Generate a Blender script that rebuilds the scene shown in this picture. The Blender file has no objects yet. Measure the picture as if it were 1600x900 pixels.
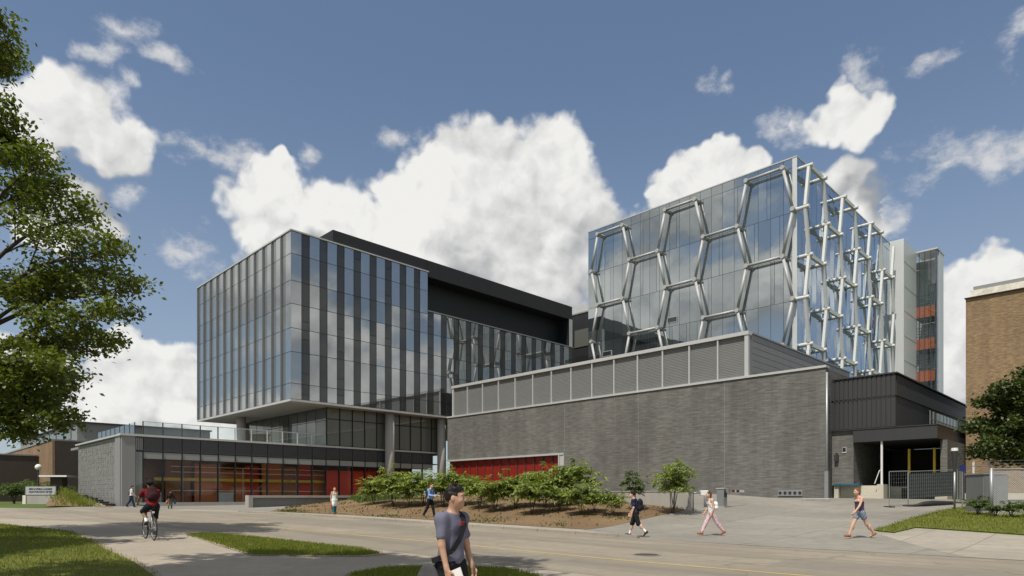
import bpy, bmesh, math, random
import numpy as np
from mathutils import Vector, Matrix
random.seed(7); RNG = np.random.default_rng(7)
R = math.radians
sc = bpy.context.scene
COL = sc.collection
S2 = math.sqrt(0.5)
FPX, HY, CAMZ = 1011.0, 776.0, 1.5           # focal length and horizon measured from the photograph

# ------------------------------------------------------------------ camera
cd = bpy.data.cameras.new('camera'); cam = bpy.data.objects.new('camera', cd); COL.objects.link(cam)
cam.location = (0, 0, CAMZ); cam.rotation_euler = (R(90), 0, 0)
cd.sensor_width = 36; cd.lens = FPX/1600*36; cd.shift_y = (HY-450)/1600
cd.clip_start = 0.1; cd.clip_end = 4000
sc.camera = cam
# ------------------------------------------------------------------ light
SUN_EL, SUN_AZ = R(59), R(213)
TOSUN = Vector((math.sin(SUN_AZ)*math.cos(SUN_EL), math.cos(SUN_AZ)*math.cos(SUN_EL), math.sin(SUN_EL)))
sl = bpy.data.lights.new('sun', 'SUN'); sl.energy = 4.6; sl.angle = R(0.53); sl.color = (1.0, 0.95, 0.86)
so = bpy.data.objects.new('sun', sl); COL.objects.link(so)
so.rotation_euler = (-TOSUN).to_track_quat('-Z', 'Y').to_euler(); so.location = TOSUN*200
sc.view_settings.view_transform = 'Standard'; sc.view_settings.look = 'None'
sc.view_settings.exposure = 0.0; sc.view_settings.gamma = 1.0; sc.view_settings.use_curve_mapping = False
SKY_STRENGTH = 0.110
CLOUD_STRENGTH = 0.86

class NT:
    """tiny node-tree helper"""
    def __init__(s, tree): s.t = tree; s.n = tree.nodes; s.l = tree.links
    def add(s, typ, **kw):
        nd = s.n.new(typ)
        for k, v in kw.items(): setattr(nd, k, v)
        return nd
    def put(s, sock, v):
        if isinstance(v, bpy.types.NodeSocket): s.l.new(v, sock)
        elif v is not None: sock.default_value = v
    def math(s, op, a, b=None, c=None, clamp=False):
        nd = s.add('ShaderNodeMath', operation=op, use_clamp=clamp)
        for i, v in enumerate((a, b, c)): s.put(nd.inputs[i], v) if v is not None else None
        return nd.outputs[0]
    def vmath(s, op, a, b=None, c=None):
        nd = s.add('ShaderNodeVectorMath', operation=op)
        for i, v in enumerate((a, b, c)):
            if v is not None: s.put(nd.inputs[i], v)
        return nd.outputs['Value'] if op in ('LENGTH', 'DOT_PRODUCT') else nd.outputs[0]
    def noise(s, vec, scale, detail=4, rough=0.55, dist=0.0, col=False):
        nd = s.add('ShaderNodeTexNoise'); s.put(nd.inputs['Vector'], vec)
        nd.inputs['Scale'].default_value = scale; nd.inputs['Detail'].default_value = detail
        nd.inputs['Roughness'].default_value = rough; nd.inputs['Distortion'].default_value = dist
        return nd.outputs['Color' if col else 'Fac']
    def sstep(s, x, a, b, lo=0.0, hi=1.0):
        nd = s.add('ShaderNodeMapRange', interpolation_type='SMOOTHSTEP')
        for i, v in enumerate((x, a, b, lo, hi)): s.put(nd.inputs[i], v)
        return nd.outputs[0]
    def lin(s, x, a, b, lo=0.0, hi=1.0):
        nd = s.add('ShaderNodeMapRange')
        for i, v in enumerate((x, a, b, lo, hi)): s.put(nd.inputs[i], v)
        return nd.outputs[0]
    def mix(s, f, a, b, blend='MIX'):
        nd = s.add('ShaderNodeMix', data_type='RGBA', blend_type=blend)
        s.put(nd.inputs[0], f); s.put(nd.inputs[6], a); s.put(nd.inputs[7], b)
        return nd.outputs[2]
def c4(c): return (c[0], c[1], c[2], 1.0)

# ------------------------------------------------------------------ sky with cumulus clouds
def build_world():
    w = bpy.data.worlds.new('World'); sc.world = w; w.use_nodes = True
    k = NT(w.node_tree); k.n.clear()
    sky = k.add('ShaderNodeTexSky', sky_type='NISHITA'); sky.sun_disc = False
    sky.sun_elevation = SUN_EL; sky.sun_rotation = SUN_AZ
    sky.air_density = 1.0; sky.dust_density = 0.6; sky.ozone_density = 2.0
    d = k.add('ShaderNodeTexCoord').outputs['Generated']
    sep = k.add('ShaderNodeSeparateXYZ'); k.put(sep.inputs[0], d)
    # cumulus positions as sky directions, stereographic about north (+Y): x, y, half width, half height
    heaps = [(425,330,74,84),(520,358,95,74),(620,340,85,74),(700,305,92,90),(770,268,80,78),(865,268,66,76),
             (905,340,72,80),(800,375,170,110),(835,450,150,70),(1000,400,90,70),(600,425,210,85),(450,395,64,50),(436,258,30,30),(690,262,36,36),(930,420,90,70),
             (122,172,72,64),(62,190,60,56),(182,222,58,40),(20,170,40,38),(125,310,50,36),(155,352,32,40),(85,345,56,44),
             (205,562,92,40),(275,594,80,46),(190,642,130,52),(60,618,120,60),(290,640,80,56),(20,575,70,44),(330,690,120,50),
             (1300,172,52,40),(1345,186,34,46),(1100,276,84,40),(1046,302,54,28),(1172,268,40,28),(1322,290,58,38),(1352,335,58,40),
             (1565,415,58,32),(1500,455,58,48),(1490,550,66,90)]
    wisps = [(178,50,46,34),(243,95,54,26),(150,85,40,20),(330,235,64,28),(375,250,40,18),(285,402,58,36),(205,292,44,22),(490,240,26,30),(1255,186,56,28),(1350,110,32,40),
             (1540,238,120,40),(1595,228,60,46),(1592,60,40,70),(1480,262,60,18),(1115,135,24,18),(1470,100,60,30),(610,222,40,20),(1385,330,46,40),(1240,205,40,30)]
    def shapes(name, blobs, kk):
        g = bpy.data.node_groups.new(name, 'ShaderNodeTree')
        g.interface.new_socket('st', in_out='INPUT', socket_type='NodeSocketVector')
        g.interface.new_socket('field', in_out='OUTPUT', socket_type='NodeSocketFloat')
        kg = NT(g); gi = kg.add('NodeGroupInput'); go = kg.add('NodeGroupOutput'); acc = None
        for (cx, cy, rx, ry) in blobs:
            v = Vector(((cx-800)/FPX, 1.0, (HY-cy)/FPX)); L = v.length; v /= L
            s0, t0 = v.x/(1+v.y), v.z/(1+v.y); m = 1.03/(L*(1+v.y))
            ax, ay = 1.0/(rx/FPX*m), 1.0/(ry/FPX*m)
            dist = kg.vmath('LENGTH', kg.vmath('MULTIPLY_ADD', gi.outputs[0], (ax, ay, 0), (-s0*ax, -t0*ay, 0)))
            acc = dist if acc is None else kg.math('SMOOTH_MIN', acc, dist, kk)
        kg.put(go.inputs[0], kg.math('SUBTRACT', 1.0, acc)); return g
    G1, G2 = shapes('cumulus_shapes', heaps, 0.16), shapes('wisp_shapes', wisps, 0.08)
    den = k.math('MAXIMUM', k.math('ADD', 1.0, sep.outputs[1]), 0.02)
    cmb = k.add('ShaderNodeCombineXYZ')
    k.put(cmb.inputs[0], k.math('DIVIDE', sep.outputs[0], den)); k.put(cmb.inputs[1], k.math('DIVIDE', sep.outputs[2], den))
    st = cmb.outputs[0]
    def field(g, vec):
        nd = k.add('ShaderNodeGroup'); nd.node_tree = g; k.put(nd.inputs[0], vec); return nd.outputs[0]
    stw = k.vmath('ADD', st, k.vmath('MULTIPLY_ADD', k.noise(d, 13.0, 3, col=True), (0.055, 0.055, 0), (-0.0275, -0.0275, 0)))
    f0 = field(G1, stw); f1 = field(G1, k.vmath('ADD', stw, (-0.020, 0.050, 0)))
    # billowing detail: round lumps (inverted cell distance) on top of fine turbulence
    def billow(vec):
        vec = k.vmath('ADD', vec, k.vmath('MULTIPLY_ADD', k.noise(vec, 20.0, 2, col=True), (0.035, 0.035, 0.035), (-0.0175, -0.0175, -0.0175))); a_ = None
        for s_, am in ((17.0, 0.60), (40.0, 0.32)):
            vo = k.add('ShaderNodeTexVoronoi', feature='F1'); k.put(vo.inputs['Vector'], vec); vo.inputs['Scale'].default_value = s_
            dd = vo.outputs['Distance']; q = k.math('MULTIPLY', k.math('SUBTRACT', 0.46, k.math('MULTIPLY', dd, dd)), am); a_ = q if a_ is None else k.math('ADD', a_, q)
        return k.math('ADD', k.math('MULTIPLY', k.math('SUBTRACT', k.noise(vec, 26.0, 6, 0.64), 0.5), 0.85), k.math('SUBTRACT', a_, 0.14))
    n0 = billow(d); n1 = billow(k.vmath('ADD', d, (-0.009, 0.0, 0.016)))
    # the rest of the sky (seen in the glass and behind): broken cumulus
    dz = k.vmath('MULTIPLY', d, (1.0, 1.0, 1.7))
    r0 = k.noise(dz, 2.3, 3, 0.5); r1 = k.noise(k.vmath('ADD', dz, (-0.03, 0, 0.09)), 2.3, 3, 0.5)
    back = k.sstep(sep.outputs[1], 0.62, 0.42)
    g0 = k.math('MULTIPLY', k.math('SUBTRACT', r0, 0.475), 6.0); g1 = k.math('MULTIPLY', k.math('SUBTRACT', r1, 0.475), 6.0)
    def comb(f, gq):
        q = k.math('SUBTRACT', gq, k.math('MULTIPLY', k.math('SUBTRACT', 1.0, back), 3.0))
        return k.math('MAXIMUM', k.math('MAXIMUM', f, -1.5), k.math('MINIMUM', q, 0.9))
    F0, F1 = comb(f0, g0), comb(f1, g1)
    dens = k.math('MULTIPLY_ADD', n0, 0.95, k.math('MULTIPLY', F0, 1.7))
    crisp = k.lin(k.math('SUBTRACT', F0, F1), -0.35, 0.45, 0.75, 0.30)      # ragged soft undersides, crisp tops
    alpha = k.sstep(dens, -0.10, k.math('ADD', crisp, 0.10))
    rel = k.math('MULTIPLY', k.math('SUBTRACT', n0, n1), 0.75)
    big = k.math('MULTIPLY', k.math('MINIMUM', k.math('SUBTRACT', F0, F1), 0.5), 0.85)
    depth = k.math('MULTIPLY', k.math('MINIMUM', k.math('MAXIMUM', dens, 0.0), 1.4), 0.06)
    soft = k.math('MULTIPLY', k.math('SUBTRACT', k.noise(d, 6.0, 4, 0.5), 0.5), 1.0)
    sh = k.math('ADD', k.math('ADD', rel, big), k.math('ADD', k.math('ADD', depth, soft), 0.44))
    sh = k.math('MINIMUM', k.math('MAXIMUM', sh, 0.0), 1.0)
    ccol = k.mix(sh, (0.42, 0.43, 0.445, 1), (1.04, 1.03, 1.0, 1))
    # thin fair weather scraps
    fw = field(G2, stw); dw = k.math('MULTIPLY_ADD', k.math('SUBTRACT', k.noise(k.vmath('MULTIPLY', d, (1.0, 1.0, 1.5)), 20.0, 6, 0.66), 0.5), 3.2, fw)
    aw = k.math('MULTIPLY', k.sstep(dw, 0.05, 1.35), 0.85)
    atot = k.math('MAXIMUM', alpha, aw)
    ccol = k.mix(k.math('GREATER_THAN', aw, alpha), ccol, (0.86, 0.85, 0.84, 1))
    b1 = k.add('ShaderNodeBackground')
    lowsky = k.sstep(sep.outputs[2], 0.58, 0.05, 0.0, 0.36)
    tint = k.mix(lowsky, k.mix(0.30, sky.outputs[0], (1.65, 2.35, 3.5, 1)), (4.2, 4.7, 5.2, 1))
    k.put(b1.inputs[0], tint); b1.inputs[1].default_value = SKY_STRENGTH
    b2 = k.add('ShaderNodeBackground'); k.put(b2.inputs[0], ccol); b2.inputs[1].default_value = CLOUD_STRENGTH
    mx = k.add('ShaderNodeMixShader'); k.put(mx.inputs[0], k.math('MULTIPLY', atot, 0.97))
    k.l.new(b1.outputs[0], mx.inputs[1]); k.l.new(b2.outputs[0], mx.inputs[2])
    o = k.add('ShaderNodeOutputWorld'); k.l.new(mx.outputs[0], o.inputs[0])
build_world()

# ------------------------------------------------------------------ materials
M = {}
def new_mat(name):
    m = bpy.data.materials.new(name); m.use_nodes = True
    k = NT(m.node_tree); k.n.clear(); o = k.add('ShaderNodeOutputMaterial')
    return m, k, o
def surf(name, col, rough=0.7, metal=0.0, var=0.14, scale=1.2, fine=14.0, bump=0.0, col2=None, streak=None, spec=0.5, coords='Object', bscale=None):
    """plain procedural surface: two scales of colour variation, optional bump and vertical streaks"""
    m, k, o = new_mat(name)
    tc = k.add('ShaderNodeTexCoord').outputs[coords]
    a = k.noise(tc, scale, 5); b = k.noise(tc, fine, 4)
    f = k.math('ADD', k.math('MULTIPLY', a, 0.6), k.math('MULTIPLY', b, 0.4))
    if streak:
        s = k.noise(k.vmath('MULTIPLY', tc, streak), 1.0, 4); f = k.math('ADD', k.math('MULTIPLY', f, 0.5), k.math('MULTIPLY', s, 0.5))
    f = k.lin(f, 0.3, 0.7)
    lo = [x*(1-var) for x in col]; hi = [min(1, x*(1+var)) for x in (col2 or col)]
    cc = k.mix(f, c4(lo), c4(hi))
    p = k.add('ShaderNodeBsdfPrincipled'); k.put(p.inputs['Base Color'], cc)
    k.put(p.inputs['Roughness'], k.lin(b, 0.2, 0.8, max(0, rough-0.08), min(1, rough+0.08)))
    p.inputs['Metallic'].default_value = metal; p.inputs['Specular IOR Level'].default_value = spec
    if bump:
        bn = k.add('ShaderNodeBump'); bn.inputs['Strength'].default_value = bump; bn.inputs['Distance'].default_value = 0.02
        k.put(bn.inputs['Height'], k.noise(tc, bscale or fine*2, 5)); k.l.new(bn.outputs[0], p.inputs['Normal'])
    k.l.new(p.outputs[0], o.inputs[0]); M[name] = m; return m
def bricks(name, c1, c2, mortar, bw, rh, ms=0.006, var=0.5, offset=0.5, streak=True):
    m, k, o = new_mat(name)
    tc = k.add('ShaderNodeTexCoord'); uv = tc.outputs['UV']
    b = k.add('ShaderNodeTexBrick'); k.put(b.inputs['Vector'], uv)
    b.offset = offset; b.inputs['Scale'].default_value = 1.0; b.inputs['Brick Width'].default_value = bw
    b.inputs['Row Height'].default_value = rh; b.inputs['Mortar Size'].default_value = ms
    b.inputs['Mortar Smooth'].default_value = 0.2; b.inputs['Bias'].default_value = 0.0
    b.inputs['Color1'].default_value = c4(c1); b.inputs['Color2'].default_value = c4(c2); b.inputs['Mortar'].default_value = c4(mortar)
    n1 = k.noise(k.vmath('MULTIPLY', uv, (0.7/bw, 0.9/rh, 1)), 1.1, 2)
    n2 = k.noise(uv, 0.16, 4)
    f = k.math('MULTIPLY', k.lin(n1, 0.25, 0.75, 1-var*0.55, 1+var*0.55), k.lin(n2, 0.3, 0.7, 0.86, 1.14))
    n3 = k.noise(k.vmath('MULTIPLY', uv, (0.9, 0.07, 1)), 1.0, 5, 0.6); f = k.math('MULTIPLY', f, k.lin(n3, 0.35, 0.68, 1.10, 0.80))      # water stains
    n4 = k.noise(uv, 1.3, 5, 0.7); f = k.math('MULTIPLY', f, k.lin(n4, 0.58, 0.75, 1.0, 1.22))                                        # efflorescence
    cc = k.mix(1.0, b.outputs['Color'], None, 'MULTIPLY')
    mixn = cc.node; cmb = k.add('ShaderNodeCombineColor'); [k.put(cmb.inputs[i], f) for i in range(3)]; k.put(mixn.inputs[7], cmb.outputs[0])
    p = k.add('ShaderNodeBsdfPrincipled'); k.put(p.inputs['Base Color'], cc); p.inputs['Roughness'].default_value = 0.85
    bn = k.add('ShaderNodeBump'); bn.inputs['Strength'].default_value = 0.5; bn.inputs['Distance'].default_value = 0.015
    k.put(bn.inputs['Height'], k.math('SUBTRACT', k.math('MULTIPLY', n1, 0.6), b.outputs['Fac'])); k.l.new(bn.outputs[0], p.inputs['Normal'])
    k.l.new(p.outputs[0], o.inputs[0]); M[name] = m; return m
def mirror_glass(name, body, refl, tint=(0.9, 0.95, 0.97), wav=0.25, rough=0.015, wscale=0.5, pw=4.0):
    """coated facade glass: strong sky reflection over a dark body"""
    m, k, o = new_mat(name)
    tc = k.add('ShaderNodeTexCoord').outputs['Object']
    bn = k.add('ShaderNodeBump'); bn.inputs['Strength'].default_value = wav; bn.inputs['Distance'].default_value = 0.02
    k.put(bn.inputs['Height'], k.noise(tc, wscale, 2))
    isl = k.add('ShaderNodeNewGeometry').outputs['Random Per Island']
    df = k.add('ShaderNodeBsdfPrincipled')
    k.put(df.inputs['Base Color'], k.mix(isl, c4([x*0.75 for x in body]), c4([x*1.3 for x in body]))); df.inputs['Roughness'].default_value = 0.4
    gl = k.add('ShaderNodeBsdfGlossy'); gl.inputs['Color'].default_value = c4(tint); gl.inputs['Roughness'].default_value = rough
    k.l.new(bn.outputs[0], gl.inputs['Normal'])
    lw = k.add('ShaderNodeLayerWeight'); lw.inputs['Blend'].default_value = 0.5
    fr = k.math('POWER', lw.outputs['Facing'], pw)
    base = k.lin(isl, 0, 1, refl*0.9, refl*1.08)
    fac = k.math('ADD', base, k.math('MULTIPLY', k.math('SUBTRACT', 1.0, base), fr))
    mx = k.add('ShaderNodeMixShader'); k.put(mx.inputs[0], fac); k.l.new(df.outputs[0], mx.inputs[1]); k.l.new(gl.outputs[0], mx.inputs[2])
    k.l.new(mx.outputs[0], o.inputs[0]); M[name] = m; return m
def clear_glass(name, trans=(0.62, 0.70, 0.70), refl=0.10):
    m, k, o = new_mat(name)
    tr = k.add('ShaderNodeBsdfTransparent'); tr.inputs['Color'].default_value = c4(trans)
    gl = k.add('ShaderNodeBsdfGlossy'); gl.inputs['Roughness'].default_value = 0.01; gl.inputs['Color'].default_value = (0.95, 0.97, 1, 1)
    lw = k.add('ShaderNodeLayerWeight'); fr = k.math('POWER', lw.outputs['Facing'], 4.0)
    fac = k.math('ADD', refl, k.math('MULTIPLY', 0.7, fr))
    mx = k.add('ShaderNodeMixShader'); k.put(mx.inputs[0], fac); k.l.new(tr.outputs[0], mx.inputs[1]); k.l.new(gl.outputs[0], mx.inputs[2])
    k.l.new(mx.outputs[0], o.inputs[0]); M[name] = m; return m
def leafmat(name, dark, light, trans=0.35, rough=0.5):
    m, k, o = new_mat(name)
    isl = k.add('ShaderNodeNewGeometry').outputs['Random Per Island']
    tc = k.add('ShaderNodeTexCoord').outputs['Object']
    f = k.math('ADD', k.math('MULTIPLY', isl, 0.6), k.math('MULTIPLY', k.noise(tc, 0.9, 3), 0.4))
    cc = k.mix(f, c4(dark), c4(light))
    p = k.add('ShaderNodeBsdfPrincipled'); k.put(p.inputs['Base Color'], cc); p.inputs['Roughness'].default_value = rough
    t = k.add('ShaderNodeBsdfTranslucent'); k.put(t.inputs['Color'], k.mix(1.0, cc, (1.25, 1.35, 0.5, 1), 'MULTIPLY'))
    mx = k.add('ShaderNodeMixShader'); mx.inputs[0].default_value = trans
    k.l.new(p.outputs[0], mx.inputs[1]); k.l.new(t.outputs[0], mx.inputs[2]); k.l.new(mx.outputs[0], o.inputs[0]); M[name] = m; return m

bricks('grey_brick', (0.108, 0.107, 0.099), (0.152, 0.147, 0.132), (0.172, 0.168, 0.156), 0.62, 0.105, 0.009, 0.5)
bricks('tan_brick', (0.225, 0.145, 0.075), (0.29, 0.19, 0.10), (0.23, 0.18, 0.12), 0.26, 0.085, 0.008, 0.6)
bricks('brown_brick', (0.20, 0.12, 0.065), (0.27, 0.165, 0.09), (0.22, 0.17, 0.12), 0.26, 0.085, 0.008, 0.5)
surf('dark_brown', (0.055, 0.042, 0.034), 0.8)
surf('light_metal', (0.50, 0.50, 0.485), 0.42, 0.25, 0.07, 0.6, 9, streak=(3, 3, 0.15))
surf('mid_metal', (0.23, 0.23, 0.225), 0.5, 0.1, 0.08, 0.5, 9, streak=(3, 3, 0.15))
surf('louver_metal', (0.185, 0.187, 0.18), 0.5, 0.1, 0.07, 0.5, 9)
surf('screen_metal', (0.20, 0.20, 0.195), 0.55, 0.1, 0.06, 0.5, 9, streak=(2, 2, 0.1))
surf('silver_panel', (0.60, 0.61, 0.60), 0.40, 0.25, 0.06, 0.4, 8, streak=(2, 2, 0.1))
surf('charcoal_metal', (0.040, 0.040, 0.042), 0.5, 0.1, 0.12, 0.5, 9, streak=(4, 4, 0.15))
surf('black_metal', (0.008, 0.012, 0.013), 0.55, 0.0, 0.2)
surf('roof_black', (0.013, 0.013, 0.014), 0.6, 0.0, 0.15, streak=(3, 3, 0.2))
surf('joint_black', (0.02, 0.02, 0.022), 0.7)
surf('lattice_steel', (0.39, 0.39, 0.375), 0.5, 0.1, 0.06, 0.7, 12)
surf('lattice_sunlit', (0.58, 0.58, 0.56), 0.4, 0.15, 0.05, 0.7, 12)  # same steel made paler, right-face sunlight put into the colour
surf('concrete', (0.33, 0.315, 0.285), 0.85, 0, 0.14, 0.7, 10, 0.15, streak=(2, 2, 0.25))
surf('pale_concrete', (0.50, 0.46, 0.38), 0.85, 0, 0.14, 0.7, 10, 0.15)
surf('soffit', (0.30, 0.29, 0.26), 0.6, 0, 0.06, 0.7, 10)
surf('spandrel', (0.045, 0.047, 0.048), 0.28, 0, 0.1)
surf('frit', (0.25, 0.26, 0.24), 0.45, 0, 0.06)
surf('blind', (0.17, 0.18, 0.165), 0.5, 0, 0.06, spec=0.6)
surf('red_panel', (0.20, 0.012, 0.006), 0.45, 0, 0.2, 0.6, 5)
surf('orange_panel', (0.48, 0.10, 0.022), 0.5, 0, 0.2, 0.6, 5)
surf('lobby_red', (0.66, 0.05, 0.02), 0.5, 0, 0.2, 0.5, 5)
surf('lobby_orange', (0.68, 0.19, 0.04), 0.5, 0, 0.2, 0.5, 5)
surf('lobby_dark', (0.12, 0.10, 0.09), 0.7, 0, 0.2)
surf('lobby_brown', (0.42, 0.15, 0.06), 0.6, 0, 0.25, 0.5, 5)
surf('yellow_paint', (0.62, 0.42, 0.03), 0.5, 0, 0.1)
surf('white_paint', (0.72, 0.71, 0.68), 0.5, 0, 0.06)
surf('stone_tile', (0.20, 0.20, 0.19), 0.7, 0, 0.1)
surf('galvanised', (0.30, 0.31, 0.31), 0.45, 0.5, 0.1, 2, 20)
surf('cabinet_grey', (0.15, 0.155, 0.155), 0.5, 0.1, 0.08)
surf('wire_grey', (0.36, 0.365, 0.365), 0.5, 0.4, 0.1, 2, 20)
surf('green_mesh', (0.030, 0.040, 0.038), 0.8)
surf('bark', (0.075, 0.058, 0.042), 0.9, 0, 0.35, 3, 25, 0.6)
surf('teal_paint', (0.02, 0.10, 0.15), 0.5)
surf('sign_face', (0.42, 0.42, 0.43), 0.5, 0.1, 0.05)
surf('lettering', (0.03, 0.03, 0.035), 0.6)
surf('limestone', (0.66, 0.62, 0.53), 0.85, 0, 0.25, 2, 8, 0.3)
surf('rubber', (0.018, 0.018, 0.018), 0.7)
surf('blue_plastic', (0.01, 0.02, 0.12), 0.5)
mirror_glass('tower_glass', (0.035, 0.045, 0.047), 0.43, (0.90, 0.95, 0.95), 0.22, 0.012, 0.45)
mirror_glass('side_glass', (0.02, 0.032, 0.045), 0.42, (0.80, 0.90, 1.0), 0.5, 0.012, 0.55)
mirror_glass('pale_strip', (0.05, 0.055, 0.053), 0.38, (0.92, 0.95, 0.95), 0.03, 0.012, 0.4)
mirror_glass('dark_strip', (0.020, 0.021, 0.020), 0.05, (0.8, 0.85, 0.85), 0.16, 0.03, 0.4, 4.0)
mirror_glass('dark_strip_side', (0.05, 0.052, 0.05), 0.13, (0.85, 0.9, 0.9), 0.015, 0.03, 0.4)
mirror_glass('blind_glass', (0.11, 0.115, 0.10), 0.08, (0.9, 0.95, 0.9), 0.12)
mirror_glass('black_glass', (0.018, 0.02, 0.02), 0.06, (0.9, 0.95, 0.9), 0.12)
clear_glass('lobby_glass', (0.93, 0.94, 0.93), 0.02)
clear_glass('rail_glass', (0.91, 0.95, 0.94), 0.06)
clear_glass('stair_glass', (0.88, 0.92, 0.91), 0.08)
leafmat('maple_leaf', (0.055, 0.08, 0.011), (0.18, 0.215, 0.038), 0.36)
leafmat('dark_leaf', (0.028, 0.045, 0.009), (0.085, 0.115, 0.022), 0.25)
leafmat('sumac_leaf', (0.11, 0.155, 0.022), (0.30, 0.36, 0.085), 0.30)
leafmat('shrub_leaf', (0.05, 0.09, 0.015), (0.12, 0.17, 0.035), 0.3)
leafmat('spruce_needle', (0.02, 0.045, 0.02), (0.05, 0.08, 0.04), 0.1)
leafmat('grass_blade', (0.12, 0.145, 0.016), (0.23, 0.25, 0.032), 0.35, 0.6)
leafmat('dry_cover', (0.10, 0.085, 0.03), (0.13, 0.15, 0.045), 0.2, 0.8)

def ground_mat(name, cols, scales, bump=0.2, rough=0.9, uvjoint=None, streaks=None):
    m, k, o = new_mat(name)
    tc = k.add('ShaderNodeTexCoord').outputs['Object']
    n1 = k.noise(tc, scales[0], 5); n2 = k.noise(tc, scales[1], 6, 0.7)
    cc = k.mix(k.lin(n1, 0.35, 0.65), c4(cols[0]), c4(cols[1]))
    if name in ('asphalt', 'walk', 'drive_concrete', 'path_concrete'):      # oil stains, patches, dust
        st_ = k.noise(tc, 0.55, 6, 0.72, 1.2); cc = k.mix(k.lin(st_, 0.54, 0.70, 0, 0.5), cc, c4([x*0.62 for x in cols[0]])); du = k.noise(k.vmath('ADD', tc, (31, 7, 0)), 0.3, 5, 0.65); cc = k.mix(k.lin(du, 0.5, 0.72, 0, 0.45), cc, c4([min(1, x*1.28) for x in cols[1]]))
    cc = k.mix(k.lin(n2, 0.45, 0.75, 0, 0.75), cc, c4(cols[2]))
    h = n2
    if streaks:                                        # wear along the direction of travel
        rot = k.add('ShaderNodeVectorRotate', rotation_type='Z_AXIS'); k.put(rot.inputs['Vector'], tc); rot.inputs['Angle'].default_value = R(-45)
        s = k.noise(k.vmath('MULTIPLY', rot.outputs[0], (0.75, 0.022, 1)), 1.0, 5, 0.62)
        cc = k.mix(k.lin(s, 0.4, 0.68, 0, streaks[1]), cc, c4(streaks[0]))
        cr = k.add('ShaderNodeTexVoronoi', feature='DISTANCE_TO_EDGE'); k.put(cr.inputs['Vector'], k.vmath('ADD', tc, k.vmath('MULTIPLY', k.noise(tc, 0.8, 4, col=True), (1.6, 1.6, 0))))
        cr.inputs['Scale'].default_value = 0.16
        cc = k.mix(k.math('MULTIPLY', k.lin(cr.outputs['Distance'], 0.0, 0.007, 1, 0), 0.45), cc, c4([x*0.45 for x in cols[0]]))
    if uvjoint:
        rot = k.add('ShaderNodeVectorRotate', rotation_type='Z_AXIS'); k.put(rot.inputs['Vector'], tc); rot.inputs['Angle'].default_value = R(-45)
        br = k.add('ShaderNodeTexBrick'); k.put(br.inputs['Vector'], rot.outputs[0]); br.offset = 0
        br.inputs['Scale'].default_value = 1; br.inputs['Brick Width'].default_value = uvjoint[0]; br.inputs['Row Height'].default_value = uvjoint[1]
        br.inputs['Mortar Size'].default_value = 0.018; br.inputs['Color1'].default_value = (1, 1, 1, 1); br.inputs['Color2'].default_value = (0.90, 0.90, 0.91, 1); br.inputs['Mortar'].default_value = (0.55, 0.53, 0.5, 1)
        cc = k.mix(1.0, cc, br.outputs['Color'], 'MULTIPLY')
    p = k.add('ShaderNodeBsdfPrincipled'); k.put(p.inputs['Base Color'], cc); p.inputs['Roughness'].default_value = rough
    p.inputs['Specular IOR Level'].default_value = 0.25
    bn = k.add('ShaderNodeBump'); bn.inputs['Strength'].default_value = bump; bn.inputs['Distance'].default_value = 0.03
    k.put(bn.inputs['Height'], k.noise(tc, scales[1]*3, 6, 0.7)); k.l.new(bn.outputs[0], p.inputs['Normal'])
    k.l.new(p.outputs[0], o.inputs[0]); M[name] = m
ground_mat('ground_grass', ((0.05, 0.085, 0.015), (0.085, 0.12, 0.022), (0.13, 0.13, 0.04)), (0.25, 5), 0.6)
ground_mat('lawn_soil', ((0.085, 0.105, 0.014), (0.13, 0.14, 0.02), (0.15, 0.125, 0.045)), (0.35, 9), 0.7)
ground_mat('asphalt', ((0.245, 0.212, 0.163), (0.31, 0.265, 0.20), (0.205, 0.18, 0.145)), (0.14, 3), 0.12, 0.9, None, ((0.165, 0.147, 0.12), 0.8))
ground_mat('patch_asphalt', ((0.20, 0.178, 0.145), (0.235, 0.207, 0.165), (0.165, 0.15, 0.125)), (0.5, 5), 0.15)
ground_mat('walk', ((0.31, 0.275, 0.225), (0.36, 0.32, 0.26), (0.25, 0.225, 0.185)), (0.22, 4), 0.1, 0.9, (1.9, 1.9))
ground_mat('path_concrete', ((0.30, 0.26, 0.205), (0.35, 0.305, 0.24), (0.25, 0.22, 0.175)), (0.3, 6), 0.12, 0.9)
ground_mat('drive_concrete', ((0.215, 0.20, 0.17), (0.275, 0.255, 0.215), (0.18, 0.17, 0.15)), (0.13, 2.2), 0.1, 0.9, (4.5, 4.5))
ground_mat('mulch', ((0.165, 0.105, 0.055), (0.225, 0.15, 0.08), (0.10, 0.068, 0.036)), (0.5, 11), 1.0)
ground_mat('paint_yellow', ((0.42, 0.31, 0.11), (0.48, 0.36, 0.13), (0.27, 0.225, 0.15)), (1.5, 9), 0.05)
ground_mat('dirt', ((0.30, 0.24, 0.17), (0.36, 0.29, 0.21), (0.22, 0.18, 0.13)), (0.6, 5), 0.5)

# ------------------------------------------------------------------ mesh helpers
def W(p, q, z=0.0): return Vector(((p-q)*S2, (p+q)*S2, z))      # building grid (45 degrees to the view) to world
def PQ(x, y): return (x+y)*S2, (y-x)*S2

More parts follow.
